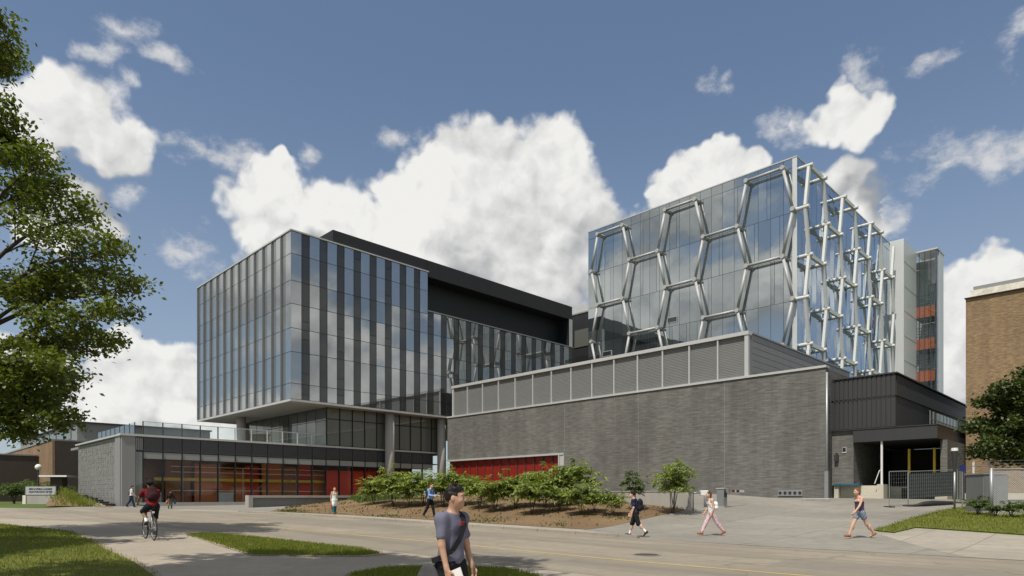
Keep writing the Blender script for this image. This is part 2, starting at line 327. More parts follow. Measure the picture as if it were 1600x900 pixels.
def set_uv(me):
    nl = len(me.loops)
    if nl == 0: return
    co = np.empty(len(me.vertices)*3, np.float32); me.vertices.foreach_get('co', co); co = co.reshape(-1, 3)
    li = np.empty(nl, np.int32); me.loops.foreach_get('vertex_index', li)
    pn = np.empty(len(me.polygons)*3, np.float32); me.polygons.foreach_get('normal', pn); pn = pn.reshape(-1, 3)
    lt = np.empty(len(me.polygons), np.int32); me.polygons.foreach_get('loop_total', lt)
    n = np.repeat(pn, lt, axis=0); c = co[li]
    up = np.abs(n[:, 2]) > 0.7
    h = np.hypot(n[:, 0], n[:, 1])+1e-9
    u = np.where(up, c[:, 0], (-n[:, 1]*c[:, 0]+n[:, 0]*c[:, 1])/h); v = np.where(up, c[:, 1], c[:, 2])
    lay = me.uv_layers.new(name='UVMap'); lay.data.foreach_set('uv', np.stack([u, v], 1).astype(np.float32).ravel())

def link(name, me, mat, parent=None, smooth=False):
    o = bpy.data.objects.new(name, me); COL.objects.link(o)
    if mat is not None: me.materials.append(M[mat] if isinstance(mat, str) else mat)
    if smooth: me.polygons.foreach_set('use_smooth', np.ones(len(me.polygons), bool))
    if parent is not None: o.parent = parent
    return o
def tag(o, label, cat, group=None, kind=None):
    if label: o['label'] = label
    if cat: o['category'] = cat
    if group: o['group'] = group
    if kind: o['kind'] = kind
    return o
def struct(o): o['kind'] = 'structure'; return o
class Thing:
    """an Empty at the thing's base; parts are given in the coordinates of the grid it lives on"""
    def __init__(s, name, label, cat, origin, rot=0.0, group=None, grid=False):
        s.e = bpy.data.objects.new(name, None); COL.objects.link(s.e); s.e.empty_display_size = 0.3
        s.grid = grid; s.o = Vector(origin)
        s.e.location = W(*origin) if grid else Vector(origin)
        s.e.rotation_euler = (0, 0, R(45) if grid else rot)
        tag(s.e, label, cat, group)
class MB:
    def __init__(s): s.v = []; s.f = []
    def poly(s, pts):
        b = len(s.v); s.v += [tuple(p) for p in pts]; s.f.append(tuple(range(b, b+len(pts))))
    def hull8(s, P):
        b = len(s.v); s.v += [tuple(p) for p in P]
        for q in ((0,3,2,1),(4,5,6,7),(0,1,5,4),(1,2,6,5),(2,3,7,6),(3,0,4,7)): s.f.append(tuple(b+i for i in q))
        return s
    def box(s, x0, x1, y0, y1, z0, z1):
        if x0 > x1: x0, x1 = x1, x0
        if y0 > y1: y0, y1 = y1, y0
        if z0 > z1: z0, z1 = z1, z0
        return s.hull8([(x0,y0,z0),(x1,y0,z0),(x1,y1,z0),(x0,y1,z0),(x0,y0,z1),(x1,y0,z1),(x1,y1,z1),(x0,y1,z1)])
    def bar(s, a, b, w, h, up=(0, 0, 1)):
        a, b = Vector(a), Vector(b); d = (b-a).normalized(); u = Vector(up)
        if abs(d.dot(u)) > 0.98: u = Vector((1, 0, 0))
        x = d.cross(u).normalized(); y = x.cross(d)
        c = [(-w/2,-h/2),(w/2,-h/2),(w/2,h/2),(-w/2,h/2)]
        return s.hull8([a+x*i+y*j for i, j in c]+[b+x*i+y*j for i, j in c])
    def tube(s, pts, rad, n=8, cap=True):
        pts = [Vector(p) for p in pts]; rs = rad if isinstance(rad, (list, tuple)) else [rad]*len(pts)
        base = len(s.v); px = None
        for i, p in enumerate(pts):
            d = (pts[min(i+1, len(pts)-1)]-pts[max(i-1, 0)]).normalized()
            if px is None:
                px = d.orthogonal().normalized()
            else:
                px = (px-d*px.dot(d)).normalized()
            py = d.cross(px)
            for j in range(n):
                a = 2*math.pi*j/n; s.v.append(tuple(p+(px*math.cos(a)+py*math.sin(a))*rs[i]))
        for i in range(len(pts)-1):
            for j in range(n):
                k = (j+1) % n
                s.f.append((base+i*n+j, base+i*n+k, base+(i+1)*n+k, base+(i+1)*n+j))
        if cap:
            s.f.append(tuple(base+j for j in range(n-1, -1, -1))); e = base+(len(pts)-1)*n; s.f.append(tuple(e+j for j in range(n)))
        return s
    def ball(s, c, r, n=8):
        c = Vector(c); r = r if isinstance(r, (tuple, list)) else (r, r, r); b = len(s.v); m = n//2
        for i in range(m+1):
            th = math.pi*i/m
            for j in range(n):
                a = 2*math.pi*j/n; s.v.append((c.x+r[0]*math.sin(th)*math.cos(a), c.y+r[1]*math.sin(th)*math.sin(a), c.z+r[2]*math.cos(th)))
        for i in range(m):
            for j in range(n):
                k = (j+1) % n; s.f.append((b+i*n+j, b+(i+1)*n+j, b+(i+1)*n+k, b+i*n+k))
        return s
    def torus(s, c, axis, R0, r, n=28, m=6):
        c = Vector(c); ax = Vector(axis).normalized(); x = ax.orthogonal().normalized(); y = ax.cross(x); b = len(s.v)
        for i in range(n):
            a = 2*math.pi*i/n; d = x*math.cos(a)+y*math.sin(a)
            for j in range(m):
                t = 2*math.pi*j/m; s.v.append(tuple(c+d*(R0+r*math.cos(t))+ax*(r*math.sin(t))))
        for i in range(n):
            for j in range(m):
                i2, j2 = (i+1) % n, (j+1) % m
                s.f.append((b+i*m+j, b+i2*m+j, b+i2*m+j2, b+i*m+j2))
        return s
    def build(s, name, mat, parent=None, smooth=False, off=None, bevel=0.0):
        t = parent if isinstance(parent, Thing) else None
        v = s.v
        if t is not None and off is None: off = t.o
        if off is not None: v = [(a-off[0], b-off[1], c-off[2]) for a, b, c in v]
        me = bpy.data.meshes.new(name); me.from_pydata(v, [], s.f)
        if bevel:
            bm = bmesh.new(); bm.from_mesh(me)
            bmesh.ops.bevel(bm, geom=bm.edges[:], offset=bevel, segments=1, affect='EDGES', clamp_overlap=True); bm.to_mesh(me); bm.free()
        me.update(); set_uv(me)
        par = t.e if t else parent
        return link(name, me, mat, par, smooth)
def part(t, name, mat, *boxes, **kw):
    m = MB()
    for b in boxes: m.box(*b)
    return m.build(name, mat, t, **kw)
def sub(parent_obj, t, name, mat, *boxes):
    m = MB()
    for b in boxes: m.box(*b)
    return m.build(name, mat, parent_obj, off=t.o)
def raw_mesh(name, verts, nper, mat, parent=None, smooth=False):
    """fast mesh of N separate polygons with nper corners"""
    verts = np.asarray(verts, np.float32).reshape(-1, 3); nv = len(verts); nf = nv//nper
    me = bpy.data.meshes.new(name); me.vertices.add(nv); me.vertices.foreach_set('co', verts.ravel())
    me.loops.add(nv); me.loops.foreach_set('vertex_index', np.arange(nv, dtype=np.int32))
    me.polygons.add(nf); me.polygons.foreach_set('loop_start', np.arange(0, nv, nper, dtype=np.int32))
    me.update(calc_edges=True)
    return link(name, me, mat, parent, smooth)

# ------------------------------------------------------------------ terrain
def _ss(x, a, b):
    t = np.clip((x-a)/(b-a), 0, 1); return t*t*(3-2*t)
def _soft(x, w=2.0): return np.where(x < -w, 0.0, np.where(x > w, x, (x+w)**2/(4*w)))
def Gn(X, Y):
    X = np.asarray(X, float); Y = np.asarray(Y, float)
    p = (X+Y)*S2; q = (Y-X)*S2
    z = 0.03-0.11*(1-_ss(Y, 6.5, 11))+0.0125*_soft(np.minimum(q, 72)-9)*_ss(p, -20, 8)
    z = z+0.046*_soft(np.minimum(p, 49)-21.5)*(1-0.72*_ss(q, 36, 58))*(1-_ss(q, 70, 90))
    bed = _ss(p, 21.0, 30.0)*_ss(q, 12, 22)*(1-_ss(q, 46, 54))*(1-_ss(p, 40, 47))
    return z+0.62*bed
def G(x, y): return float(Gn(x, y))
def gp(px, py, lift=0.0):
    """where the sight line through a photograph point meets the ground"""
    Ys = np.arange(3, 140, 0.05); Xs = (px-800)/FPX*Ys
    below = CAMZ+(HY-py)/FPX*Ys < Gn(Xs, Ys)+0.0
    Y = float(Ys[np.argmax(below)]) if below.any() else 110.0
    X = (px-800)/FPX*Y
    return Vector((X, Y, G(X, Y)+lift))
def at(px, py, Y): return Vector(((px-800)/FPX*Y, Y, CAMZ+(HY-py)/FPX*Y))

def sheet(name, pts, mat, lift, step=1.0):
    """polygon (world xy) cut on the terrain grid and draped on the ground"""
    bm = bmesh.new(); f = bm.faces.new([bm.verts.new((x, y, 0)) for x, y in pts])
    bmesh.ops.triangulate(bm, faces=[f])
    pq = [PQ(x, y) for x, y in pts]
    for ax in (0, 1):
        n = Vector((S2, S2, 0)) if ax == 0 else Vector((-S2, S2, 0))
        lo = max(math.ceil(min(a[ax] for a in pq)), -40); hi = min(math.floor(max(a[ax] for a in pq)), 100)
        for i in range(int(lo), int(hi)+1):
            bmesh.ops.bisect_plane(bm, geom=bm.verts[:]+bm.edges[:]+bm.faces[:], plane_co=n*i, plane_no=n, dist=1e-5)
    for v in bm.verts: v.co.z = G(v.co.x, v.co.y)+lift
    bmesh.ops.recalc_face_normals(bm, faces=bm.faces[:])
    if sum(f.normal.z for f in bm.faces) < 0: bmesh.ops.reverse_faces(bm, faces=bm.faces[:])
    me = bpy.data.meshes.new(name); bm.to_mesh(me); bm.free(); set_uv(me)
    return link(name, me, mat)
def wpts(l): return [(W(p, q).x, W(p, q).y) for p, q in l]
def ppts(l): return [(v.x, v.y) for v in (gp(a, b) for a, b in l)]

# ground: one sheet out to the horizon
def build_ground():
    ps = np.concatenate([[-1500, -600, -200, -90, -50], np.arange(-30, 62, 1.0), [75, 100, 160, 300, 700, 1500]])
    qs = np.concatenate([[-1500, -600, -200, -80], np.arange(-40, 101, 1.0), [115, 150, 220, 400, 800, 1500]])
    P, Q = np.meshgrid(ps, qs, indexing='ij'); X = (P-Q)*S2; Y = (P+Q)*S2; Z = Gn(X, Y)
    nq = len(qs); v = np.stack([X, Y, Z], -1).reshape(-1, 3)
    f = [(i*nq+j, (i+1)*nq+j, (i+1)*nq+j+1, i*nq+j+1) for i in range(len(ps)-1) for j in range(nq-1)]
    me = bpy.data.meshes.new('ground'); me.from_pydata(v.tolist(), [], f); me.update()
    struct(link('ground', me, 'ground_grass'))
build_ground()
ROAD_FAR = [(18.7, -40), (18.7, 36), (17.6, 43), (14.8, 50), (9.5, 57.5), (1, 66.5), (-22, 90)]
ROAD_NEAR = [(9.6, -40), (9.6, 16), (9.0, 25), (7.2, 35), (3.4, 45), (-4, 54), (-28, 78)]
struct(sheet('near_pavement', wpts([(-30, -40), (9.7, -40), (9.7, 16), (9.1, 25), (7.3, 35), (3.5, 45), (-4, 54.1), (-28, 78.1), (-30, 60)]), 'path_concrete', 0.004))
struct(sheet('road', wpts(ROAD_FAR+ROAD_NEAR[::-1]), 'asphalt', 0.008))
struct(sheet('road_line', wpts([(12.22, -30), (12.36, -30), (12.36, 14), (11.9, 25), (11.4, 31), (11.26, 31), (11.76, 25), (12.22, 14)]), 'paint_yellow', 0.012))
struct(sheet('pavement', wpts([(18.68, 11), (20.9, 11), (20.9, 36), (19.6, 44), (17.0, 51), (14.7, 49.9), (17.5, 43), (18.68, 36)]), 'walk', 0.012))
struct(sheet('plaza', wpts([(14.6, 50.2), (17.05, 51.2), (19.7, 44), (22, 40), (40, 52), (49, 58), (49, 61.4), (12, 61.4), (11.0, 60), (9.6, 57.6)]), 'drive_concrete', 0.010))
dl = ppts([(940, 827), (1000, 813), (1062, 800), (1076, 796)])
dr = ppts([(1600, 776.8+8), (1545, 787), (1500, 794), (1465, 799), (1420, 812), (1364, 829)])
struct(sheet('driveway', [(W(18.69, 11.1).x, W(18.69, 11.1).y)]+wpts([(20.6, 16.6)])+dl[1:]+wpts([(49.5, 28), (49.5, 3)])+dr[1:]+wpts([(18.69, 3.2)]), 'drive_concrete', 0.014))
struct(sheet('side_pavement', wpts([(18.69, 3.25)])+ppts([(1360, 831), (1397, 834), (1431, 826), (1600, 838)])+wpts([(22.5, -16), (18.69, -20)]), 'walk', 0.018))
MUL = wpts([(20.9, 16.6)])+dl[1:]+wpts([(47.6, 30), (47.9, 58.5), (33, 57), (24.2, 49.0), (20.3, 44.6), (20.95, 36)])
struct(sheet('mulch_bed', MUL, 'mulch', 0.024))
struct(sheet('mulch_strip', ppts([(112, 783), (150, 784), (178, 793), (150, 793)]), 'mulch', 0.02))
RLAWN = ppts([(1364, 829), (1420, 812), (1465, 799), (1500, 794), (1545, 788)])+wpts([(44, -2), (40, -20), (23, -16)])+ppts([(1600, 836), (1431, 824.5), (1397, 832.5)])
struct(sheet('right_lawn', RLAWN, 'lawn_soil', 0.026))
LL = ppts([(0, 819.5), (60, 826), (109, 831.5), (134, 842.5), (170, 862), (206, 878), (240, 901), (262, 920)])
LLAWN = LL+[(-6.0, 5.5), (-26, 5.5), (-31, 28)]
struct(sheet('left_lawn', LLAWN, 'lawn_soil', 0.026))
ILAWN = ppts([(295, 836), (325, 834.5), (400, 841), (500, 852), (560, 858), (593, 866), (560, 869), (397, 867.5), (353, 853)])
struct(sheet('island_lawn', ILAWN, 'lawn_soil', 0.026))
CLAWN = ppts([(548, 899), (600, 889), (700, 886.5), (790, 891), (840, 902), (860, 930), (820, 990), (640, 990), (560, 930)])
struct(sheet('front_lawn', CLAWN, 'lawn_soil', 0.026))
def border(name, poly, w, lift):
    c = np.mean(np.array(poly), 0); out = []
    n = len(poly)
    for i, (x, y) in enumerate(poly):
        d = np.array([x, y])-c; L = np.linalg.norm(d); u = d/L; ww = w*(0.7+0.6*abs(math.sin(i*2.3)))*max(1, L*0.03); out.append((x+u[0]*ww, y+u[1]*ww))
    return struct(sheet(name, out, 'dirt', lift))
border('soil_edge', LLAWN, 0.22, 0.016); border('soil_edge', ILAWN, 0.20, 0.016); border('soil_edge', CLAWN, 0.12, 0.016)
for pts in ([(13.6, 1.5), (15.2, 1.7), (15.1, 6.1), (13.5, 5.9)], [(15.3, 22), (16.9, 22.1), (16.9, 27), (15.2, 26.8)], [(10.2, 9.5), (11.5, 9.4), (11.6, 11.2), (10.3, 11.3)]): struct(sheet('road_patch', wpts(pts), 'patch_asphalt', 0.0105))
def kerb(name, a, b, w=0.16, h=0.11):
    """raised kerb stones along the line a..b of grid points"""
    m = MB(); n = max(2, int((Vector(b)-Vector(a)).length/1.5))
    pr = None
    d = (Vector(b)-Vector(a)).normalized(); nx = Vector((-d.y, d.x))*w
    for i in range(n+1):
        c = Vector(a).lerp(Vector(b), i/n); c2 = c+nx
        A, B = W(c.x, c.y), W(c2.x, c2.y); za = G(A.x, A.y)
        cur = [(A.x, A.y, za-0.05), (B.x, B.y, za-0.05), (B.x, B.y, za+h), (A.x, A.y, za+h)]
        if pr: m.hull8([pr[0], pr[1], cur[1], cur[0], pr[3], pr[2], cur[2], cur[3]])
        pr = cur
    return struct(m.build(name, 'walk'))
kerb('kerb', (18.66, 12.5), (18.66, 36)); kerb('kerb', (18.66, 36.02), (17.56, 43))

def in_poly(X, Y, poly):
    r = np.zeros(len(X), bool); n = len(poly)
    for i in range(n):
        x0, y0 = poly[i]; x1, y1 = poly[(i+1) % n]
        c = ((y0 > Y) != (y1 > Y)) & (X < (x1-x0)*(Y-y0)/((y1-y0) if y1 != y0 else 1e-9)+x0)
        r ^= c
    return r
def scatter(poly, n, near=True):
    a = np.array(poly); lo, hi = a.min(0), a.max(0)
    X = RNG.uniform(lo[0], hi[0], n*3); Y = RNG.uniform(lo[1], hi[1], n*3)
    k = in_poly(X, Y, poly); return X[k][:n], Y[k][:n]
def blades(name, poly, n, h0, h1, mat, lift, w=0.008, label=None, vis=True):
    X, Y = scatter(poly, n)
    if name == 'ground_cover':                  # grows in uneven clumps
        C = np.array(clump); R_ = RNG.uniform(0.3, 1.5, len(C)); dd = np.hypot(X[:, None]-C[None, :, 0], Y[:, None]-C[None, :, 1])/R_[None, :]; kk = (dd.min(1) < RNG.uniform(0.4, 1.1, len(X))) | (RNG.random(len(X)) < 0.08); X, Y = X[kk], Y[kk]
    if vis:
        k = (np.abs(X/Y) < 0.86) & (Y > 5); X, Y = X[k], Y[k]
    X = X+RNG.normal(0, 0.07, len(X)); Y = Y+RNG.normal(0, 0.10, len(Y))
    m = len(X); Z = Gn(X, Y)+lift-0.005
    a = RNG.uniform(0, 2*np.pi, m); h = RNG.uniform(h0, h1, m); l = RNG.uniform(0.1, 0.6, m)*h; ww = w*RNG.uniform(0.7, 1.5, m)*np.maximum(1, Y/14)
    b = RNG.uniform(0, 2*np.pi, m)
    p0 = np.stack([X-np.cos(a)*ww, Y-np.sin(a)*ww, Z], -1); p1 = np.stack([X+np.cos(a)*ww, Y+np.sin(a)*ww, Z], -1)
    p2 = np.stack([X+np.cos(b)*l, Y+np.sin(b)*l, Z+h], -1)
    o = raw_mesh(name, np.stack([p0, p1, p2], 1), 3, mat)
    return tag(o, label, 'grass', None, 'stuff')
blades('grass', LLAWN, 90000, 0.03, 0.085, 'grass_blade', 0.026, label='mown grass of the left lawn in tree shade')
blades('grass', ILAWN, 26000, 0.03, 0.085, 'grass_blade', 0.026, label='sunlit grass of the pointed island beside the road')
blades('grass', CLAWN, 30000, 0.03, 0.08, 'grass_blade', 0.026, label='strip of grass at the front edge below the walking man')
blades('grass', RLAWN, 60000, 0.04, 0.11, 'grass_blade', 0.026, label='sunlit grass of the right lawn before the wire fence')
clump = [tuple(c) for c in zip(*scatter(MUL, 70))]
blades('ground_cover', MUL, 26000, 0.05, 0.16, 'dry_cover', 0.024, 0.02, label='low yellow green ground cover scattered over the mulch bed')
blades('long_grass', ppts([(520, 783), (600, 778), (640, 779), (560, 787)]), 5000, 0.25, 0.55, 'shrub_leaf', 0.02, 0.012, label='tall green grass clump by the end of the concrete bench')
#@@NEXT
# ------------------------------------------------------------------ facade helpers
def pane(mb, face, c, a0, a1, z0, z1, t=0.06, tilt=0.004):
    """one slightly out-of-true glass pane; face 'R' looks to -q (a runs along p), face 'L' looks to -p (a runs along q)"""
    ta, tz = random.gauss(0, tilt), random.gauss(0, tilt); am, zm = (a0+a1)/2, (z0+z1)/2
    def P(a, z, d):
        d = d+((a-am)*ta+(z-zm)*tz if d < t*0.5 else 0)
        return (a, c+d, z) if face == 'R' else (c+d, a, z)
    mb.hull8([P(a0,z0,0),P(a1,z0,0),P(a1,z0,t),P(a0,z0,t),P(a0,z1,0),P(a1,z1,0),P(a1,z1,t),P(a0,z1,t)])
def fbox(face, c0, c1, a0, a1, z0, z1):
    return (a0, a1, c0, c1, z0, z1) if face == 'R' else (c0, c1, a0, a1, z0, z1)

# ------------------------------------------------------------------ office wing (left)
def office_wing():
    t = Thing('office_building', 'office wing striped in pale and dark glass strips, raised on columns over the glass pavilion', 'building', (29.1, 59.3, 0.7), grid=True)
    part(t, 'wall', 'joint_black', (29.17, 45.7, 59.37, 83.9, 10.95, 27.22), (45.7, 71.5, 59.37, 83.9, 10.95, 22.72))
    part(t, 'terrace_wall', 'black_metal', (45.7, 71.0, 61.4, 83.8, 22.72, 27.2))
    J = [10.97, 12.5, 15.55, 17.85, 20.2, 22.45, 25.05, 27.2]; g = 0.025
    p = 29.1; i = 0
    while p < 71.2:
        wdt = (1.10, 0.83)[i % 2]; e = min(p+wdt, 71.5)
        mb = MB()
        for a, b in zip(J[:-1], J[1:]):
            if p > 45.4 and a > 22: break
            if p > 45.4 and b > 22.4: b = 22.72
            if i % 2 and random.random() < 0.3:
                m_ = a+(b-a)*random.choice((0.35, 0.6)); pane(mb, 'R', 59.35, p+g, e-g, a+g, m_-0.03); a = m_
            pane(mb, 'R', 59.30 if i % 2 == 0 else 59.35, p+g, e-g, a+g, b-g)
        mb.build('glass_strip', 'pale_strip' if i % 2 == 0 else 'dark_strip', t)
        p = e; i += 1
    q = 59.3; k = 0
    while q < 83.5:
        for j, wdt in enumerate((1.13, 0.93)):
            e = min(q+wdt, 84.0); mb = MB()
            if e-q < 0.15: break
            for a, b in zip(J[:-1], J[1:]):
                pane(mb, 'L', 29.10 if j == 0 else 29.13, q+g, e-g, a+g, b-g, 0.04, 0.002)
            mb.build('glass_strip', 'pale_strip' if j == 0 else 'dark_strip_side', t); q = e
        fm = MB().box(28.98, 29.15, q-0.05, q, 10.95, 27.2); fm.build('fin', 'mid_metal', t)
    part(t, 'coping', 'light_metal', (29.0, 45.75, 59.2, 59.45, 27.23, 27.36), (29.0, 29.3, 59.46, 84.05, 27.23, 27.36))
    part(t, 'terrace_sill', 'mid_metal', (45.75, 71.6, 59.2, 59.6, 22.75, 22.88))
    part(t, 'roof', 'roof_black', (33.7, 71.6, 59.5, 83.0, 27.37, 28.7), (45.76, 71.6, 59.42, 63.3, 26.8, 28.62), (29.3, 33.69, 59.46, 83.9, 27.22, 27.3))
    part(t, 'end_panel', 'light_metal', (70.9, 71.55, 59.33, 63.0, 22.9, 26.79))
    part(t, 'end_lining', 'black_metal', (70.84, 70.89, 59.36, 61.39, 22.9, 26.79))
    part(t, 'soffit', 'soffit', (29.2, 71.5, 59.4, 83.9, 10.78, 10.93))
    part(t, 'edge_trim', 'light_metal', (29.0, 71.6, 59.2, 59.39, 10.74, 10.94), (29.0, 29.19, 59.4, 84.0, 10.74, 10.94))
    # soffit boards
    mb = MB()
    for i in range(48): mb.box(29.25, 33.6, 61.2+i*0.46, 61.2+i*0.46+0.40, 10.755, 10.775)
    mb.build('soffit_board', 'soffit', t)
    for (cp, cq, z0) in ((41.1, 60.25, 0.8), (48.35, 60.15, 0.8), (31.0, 75.6, 6.7), (31.0, 67.5, 6.7)):
        if cq == 67.5: continue
        MB().tube([(cp, cq, z0), (cp, cq, 10.77)], 0.52, 20).build('column', 'concrete', t, smooth=True)
    # glazed storey between the pavilion and the raised volume
    part(t, 'core_wall', 'joint_black', (34.2, 49.0, 61.6, 83.0, 6.75, 10.77))
    for i in range(10):
        a = 33.85+i*1.515; mb = MB()
        pane(mb, 'R', 61.05, a+0.03, a+1.485, 6.85, 9.55, 0.05, 0.002); pane(mb, 'R', 61.05, a+0.03, a+1.485, 9.63, 10.74, 0.05, 0.002)
        mb.build('storey_window', 'blind_glass', t)
        part(t, 'mullion', 'black_metal', (a-0.035, a+0.035, 60.95, 61.2, 6.8, 10.77))
    part(t, 'transom', 'black_metal', (33.9, 49.0, 60.99, 61.19, 9.55, 9.63))
    for i in range(9):
        b = 61.1+i*2.1; mb = MB()
        pane(mb, 'L', 33.8, b+0.05, b+2.05, 6.9, 9.4, 0.05, 0.002); mb.build('recess_window', 'blind_glass' if i % 3 else 'black_glass', t)
        mb = MB(); pane(mb, 'L', 33.8, b+0.05, b+2.05, 9.45, 10.74, 0.05, 0.002); mb.build('recess_panel', 'black_glass', t)
office_wing()

# ------------------------------------------------------------------ glass pavilion (podium)
def pavilion():
    t = Thing('pavilion', 'low glass fronted pavilion with grey patterned stone side wall and red interior', 'building', (15.1, 61.0, 0.7), grid=True)
    part(t, 'stone_wall', 'stone_tile', (15.2, 15.6, 61.1, 77.0, 0.2, 6.55))
    # herringbone relief of split stone tiles
    mb = MB(); rr = random.Random(3)
    z = 0.40; row = 0
    while z < 6.4:
        qq = 63.0+(row % 2)*0.2
        while qq < 76.8:
            d = rr.uniform(0.0, 0.03); k_ = 0.09 if (row+int(qq*2.5)) % 2 else -0.09
            e = min(qq+0.385, 76.95)
            mb.hull8([(15.19-d, qq, z+k_*0.5), (15.19-d*0.3, e, z-k_*0.5), (15.24, e, z-k_*0.5), (15.24, qq, z+k_*0.5),
                      (15.19-d, qq, z+0.18+k_*0.5), (15.19-d*0.3, e, z+0.18-k_*0.5), (15.24, e, z+0.18-k_*0.5), (15.24, qq, z+0.18+k_*0.5)])
            qq += 0.40
        z += 0.20; row += 1
    mb.build('stone_relief', 'stone_tile', t)
    part(t, 'corner_panel', 'mid_metal', (15.1, 16.1, 60.95, 61.3, 0.5, 6.58), (15.05, 15.19, 61.32, 62.9, 0.4, 6.58))
    mb = MB()
    for i in range(4): mb.box(16.15+i*0.14, 16.25+i*0.14, 61.0, 61.2, 5.45, 6.5)
    mb.build('ribbed_panel', 'mid_metal', t)
    part(t, 'side_light', 'blind_glass', (16.14, 16.65, 61.02, 61.12, 1.0, 5.3))
    part(t, 'coping', 'light_metal', (14.95, 49.0, 60.85, 61.6, 6.60, 6.78), (14.95, 15.7, 61.61, 77.1, 6.60, 6.74))
    part(t, 'roof', 'mid_metal', (15.7, 49.0, 61.62, 83.0, 6.45, 6.68))
    part(t, 'plinth', 'concrete', (16.12, 48.9, 60.75, 61.35, 0.0, 1.0))
    part(t, 'lobby_floor', 'concrete', (15.7, 48.9, 61.36, 76.9, 0.6, 0.97))
    part(t, 'ceiling', 'frit', (15.7, 48.9, 61.5, 76.9, 5.32, 5.42))
    xs = [16.70+1.552*i for i in range(21)]
    for i in range(20):
        a, b = xs[i], xs[i+1]
        part(t, 'spandrel_panel', 'spandrel', (a+0.03, b-0.03, 60.99, 61.10, 5.37, 6.58))
        part(t, 'frosted_pane', 'frit', (a+0.05, b-0.05, 61.02, 61.08, 4.74, 5.30))
        part(t, 'glass_pane', 'lobby_glass', (a+0.05, b-0.05, 61.04, 61.07, 1.02, 4.68))
        part(t, 'mullion', 'black_metal', (a-0.04, a+0.04, 60.97, 61.25, 1.0, 5.36))
    part(t, 'transom', 'black_metal', (16.75, 47.7, 61.0, 61.2, 4.68, 4.74), (16.75, 47.7, 61.0, 61.2, 5.30, 5.36))
    part(t, 'back_wall', 'lobby_brown', (15.7, 48.8, 66.6, 66.8, 0.98, 5.31))
    part(t, 'end_wall', 'lobby_dark', (15.65, 15.85, 61.5, 69.0, 0.98, 5.31))
    rr = random.Random(5); a = 19.5
    while a < 40:
        wd = rr.uniform(1.3, 3.0); m_ = rr.choice(('lobby_red', 'lobby_orange', 'lobby_brown', 'lobby_red', 'lobby_orange'))
        d_ = rr.uniform(63.9, 64.7); part(t, 'wall_panel', m_, (a, a+wd-0.08, d_, d_+0.12, 0.98, rr.choice((4.1, 4.6, 5.0)))); a += wd
    part(t, 'red_wall', 'lobby_red', (34.5, 42.5, 62.4, 62.6, 0.98, 4.3))
    part(t, 'duct', 'yellow_paint', (18.2, 35.5, 63.2, 63.5, 2.95, 3.22))
    for z in (2.05, 3.75, 4.25):
        MB().tube([(19.5, 63.0, z), (36, 63.0, z)], 0.035, 6).build('rail', 'white_paint', t)
    for a in (20.5, 26.0, 31.5): MB().tube([(a, 63.0, 0.98), (a, 63.0, 4.3)], 0.03, 6).build('rail_post', 'white_paint', t)
    mb = MB(); mb.tube([(26.2, 63.1, 1.1), (29.0, 63.1, 3.6)], 0.04, 6); mb.tube([(29.0, 63.1, 1.1), (31.3, 63.1, 3.6)], 0.04, 6); mb.build('brace', 'mid_metal', t)
    for a in (17.6, 24.0): part(t, 'counter', 'white_paint', (a, a+1.4, 63.8, 64.4, 0.98, 1.9))
    # roof railing
    r = Thing('railing', 'glass railing with dark posts along the pavilion roof edge', 'railing', (16.7, 61.3, 6.78), grid=True)
    for i in range(12):
        a = 16.75+i*1.552
        part(r, 'post', 'charcoal_metal' if i < 5 else 'light_metal', (a-0.035, a+0.035, 61.15, 61.27, 6.782, 7.93))
        if i < 11: part(r, 'glass_panel', 'rail_glass', (a+0.06, a+1.49, 61.2, 61.22, 6.86, 7.86))
    part(r, 'handrail', 'light_metal', (16.75, 33.8, 61.18, 61.24, 7.88, 7.93))
    r2 = Thing('railing', 'pale blue glass railing running back along the pavilion side roof edge', 'railing', (16.7, 62, 6.69), grid=True)
    for i in range(9):
        a = 61.6+i*1.55
        part(r2, 'post', 'charcoal_metal', (16.2, 16.27, a, a+0.06, 6.69, 7.85))
        if i < 8: part(r2, 'glass_panel', 'rail_glass', (16.22, 16.24, a+0.1, a+1.5, 6.8, 7.8))
pavilion()

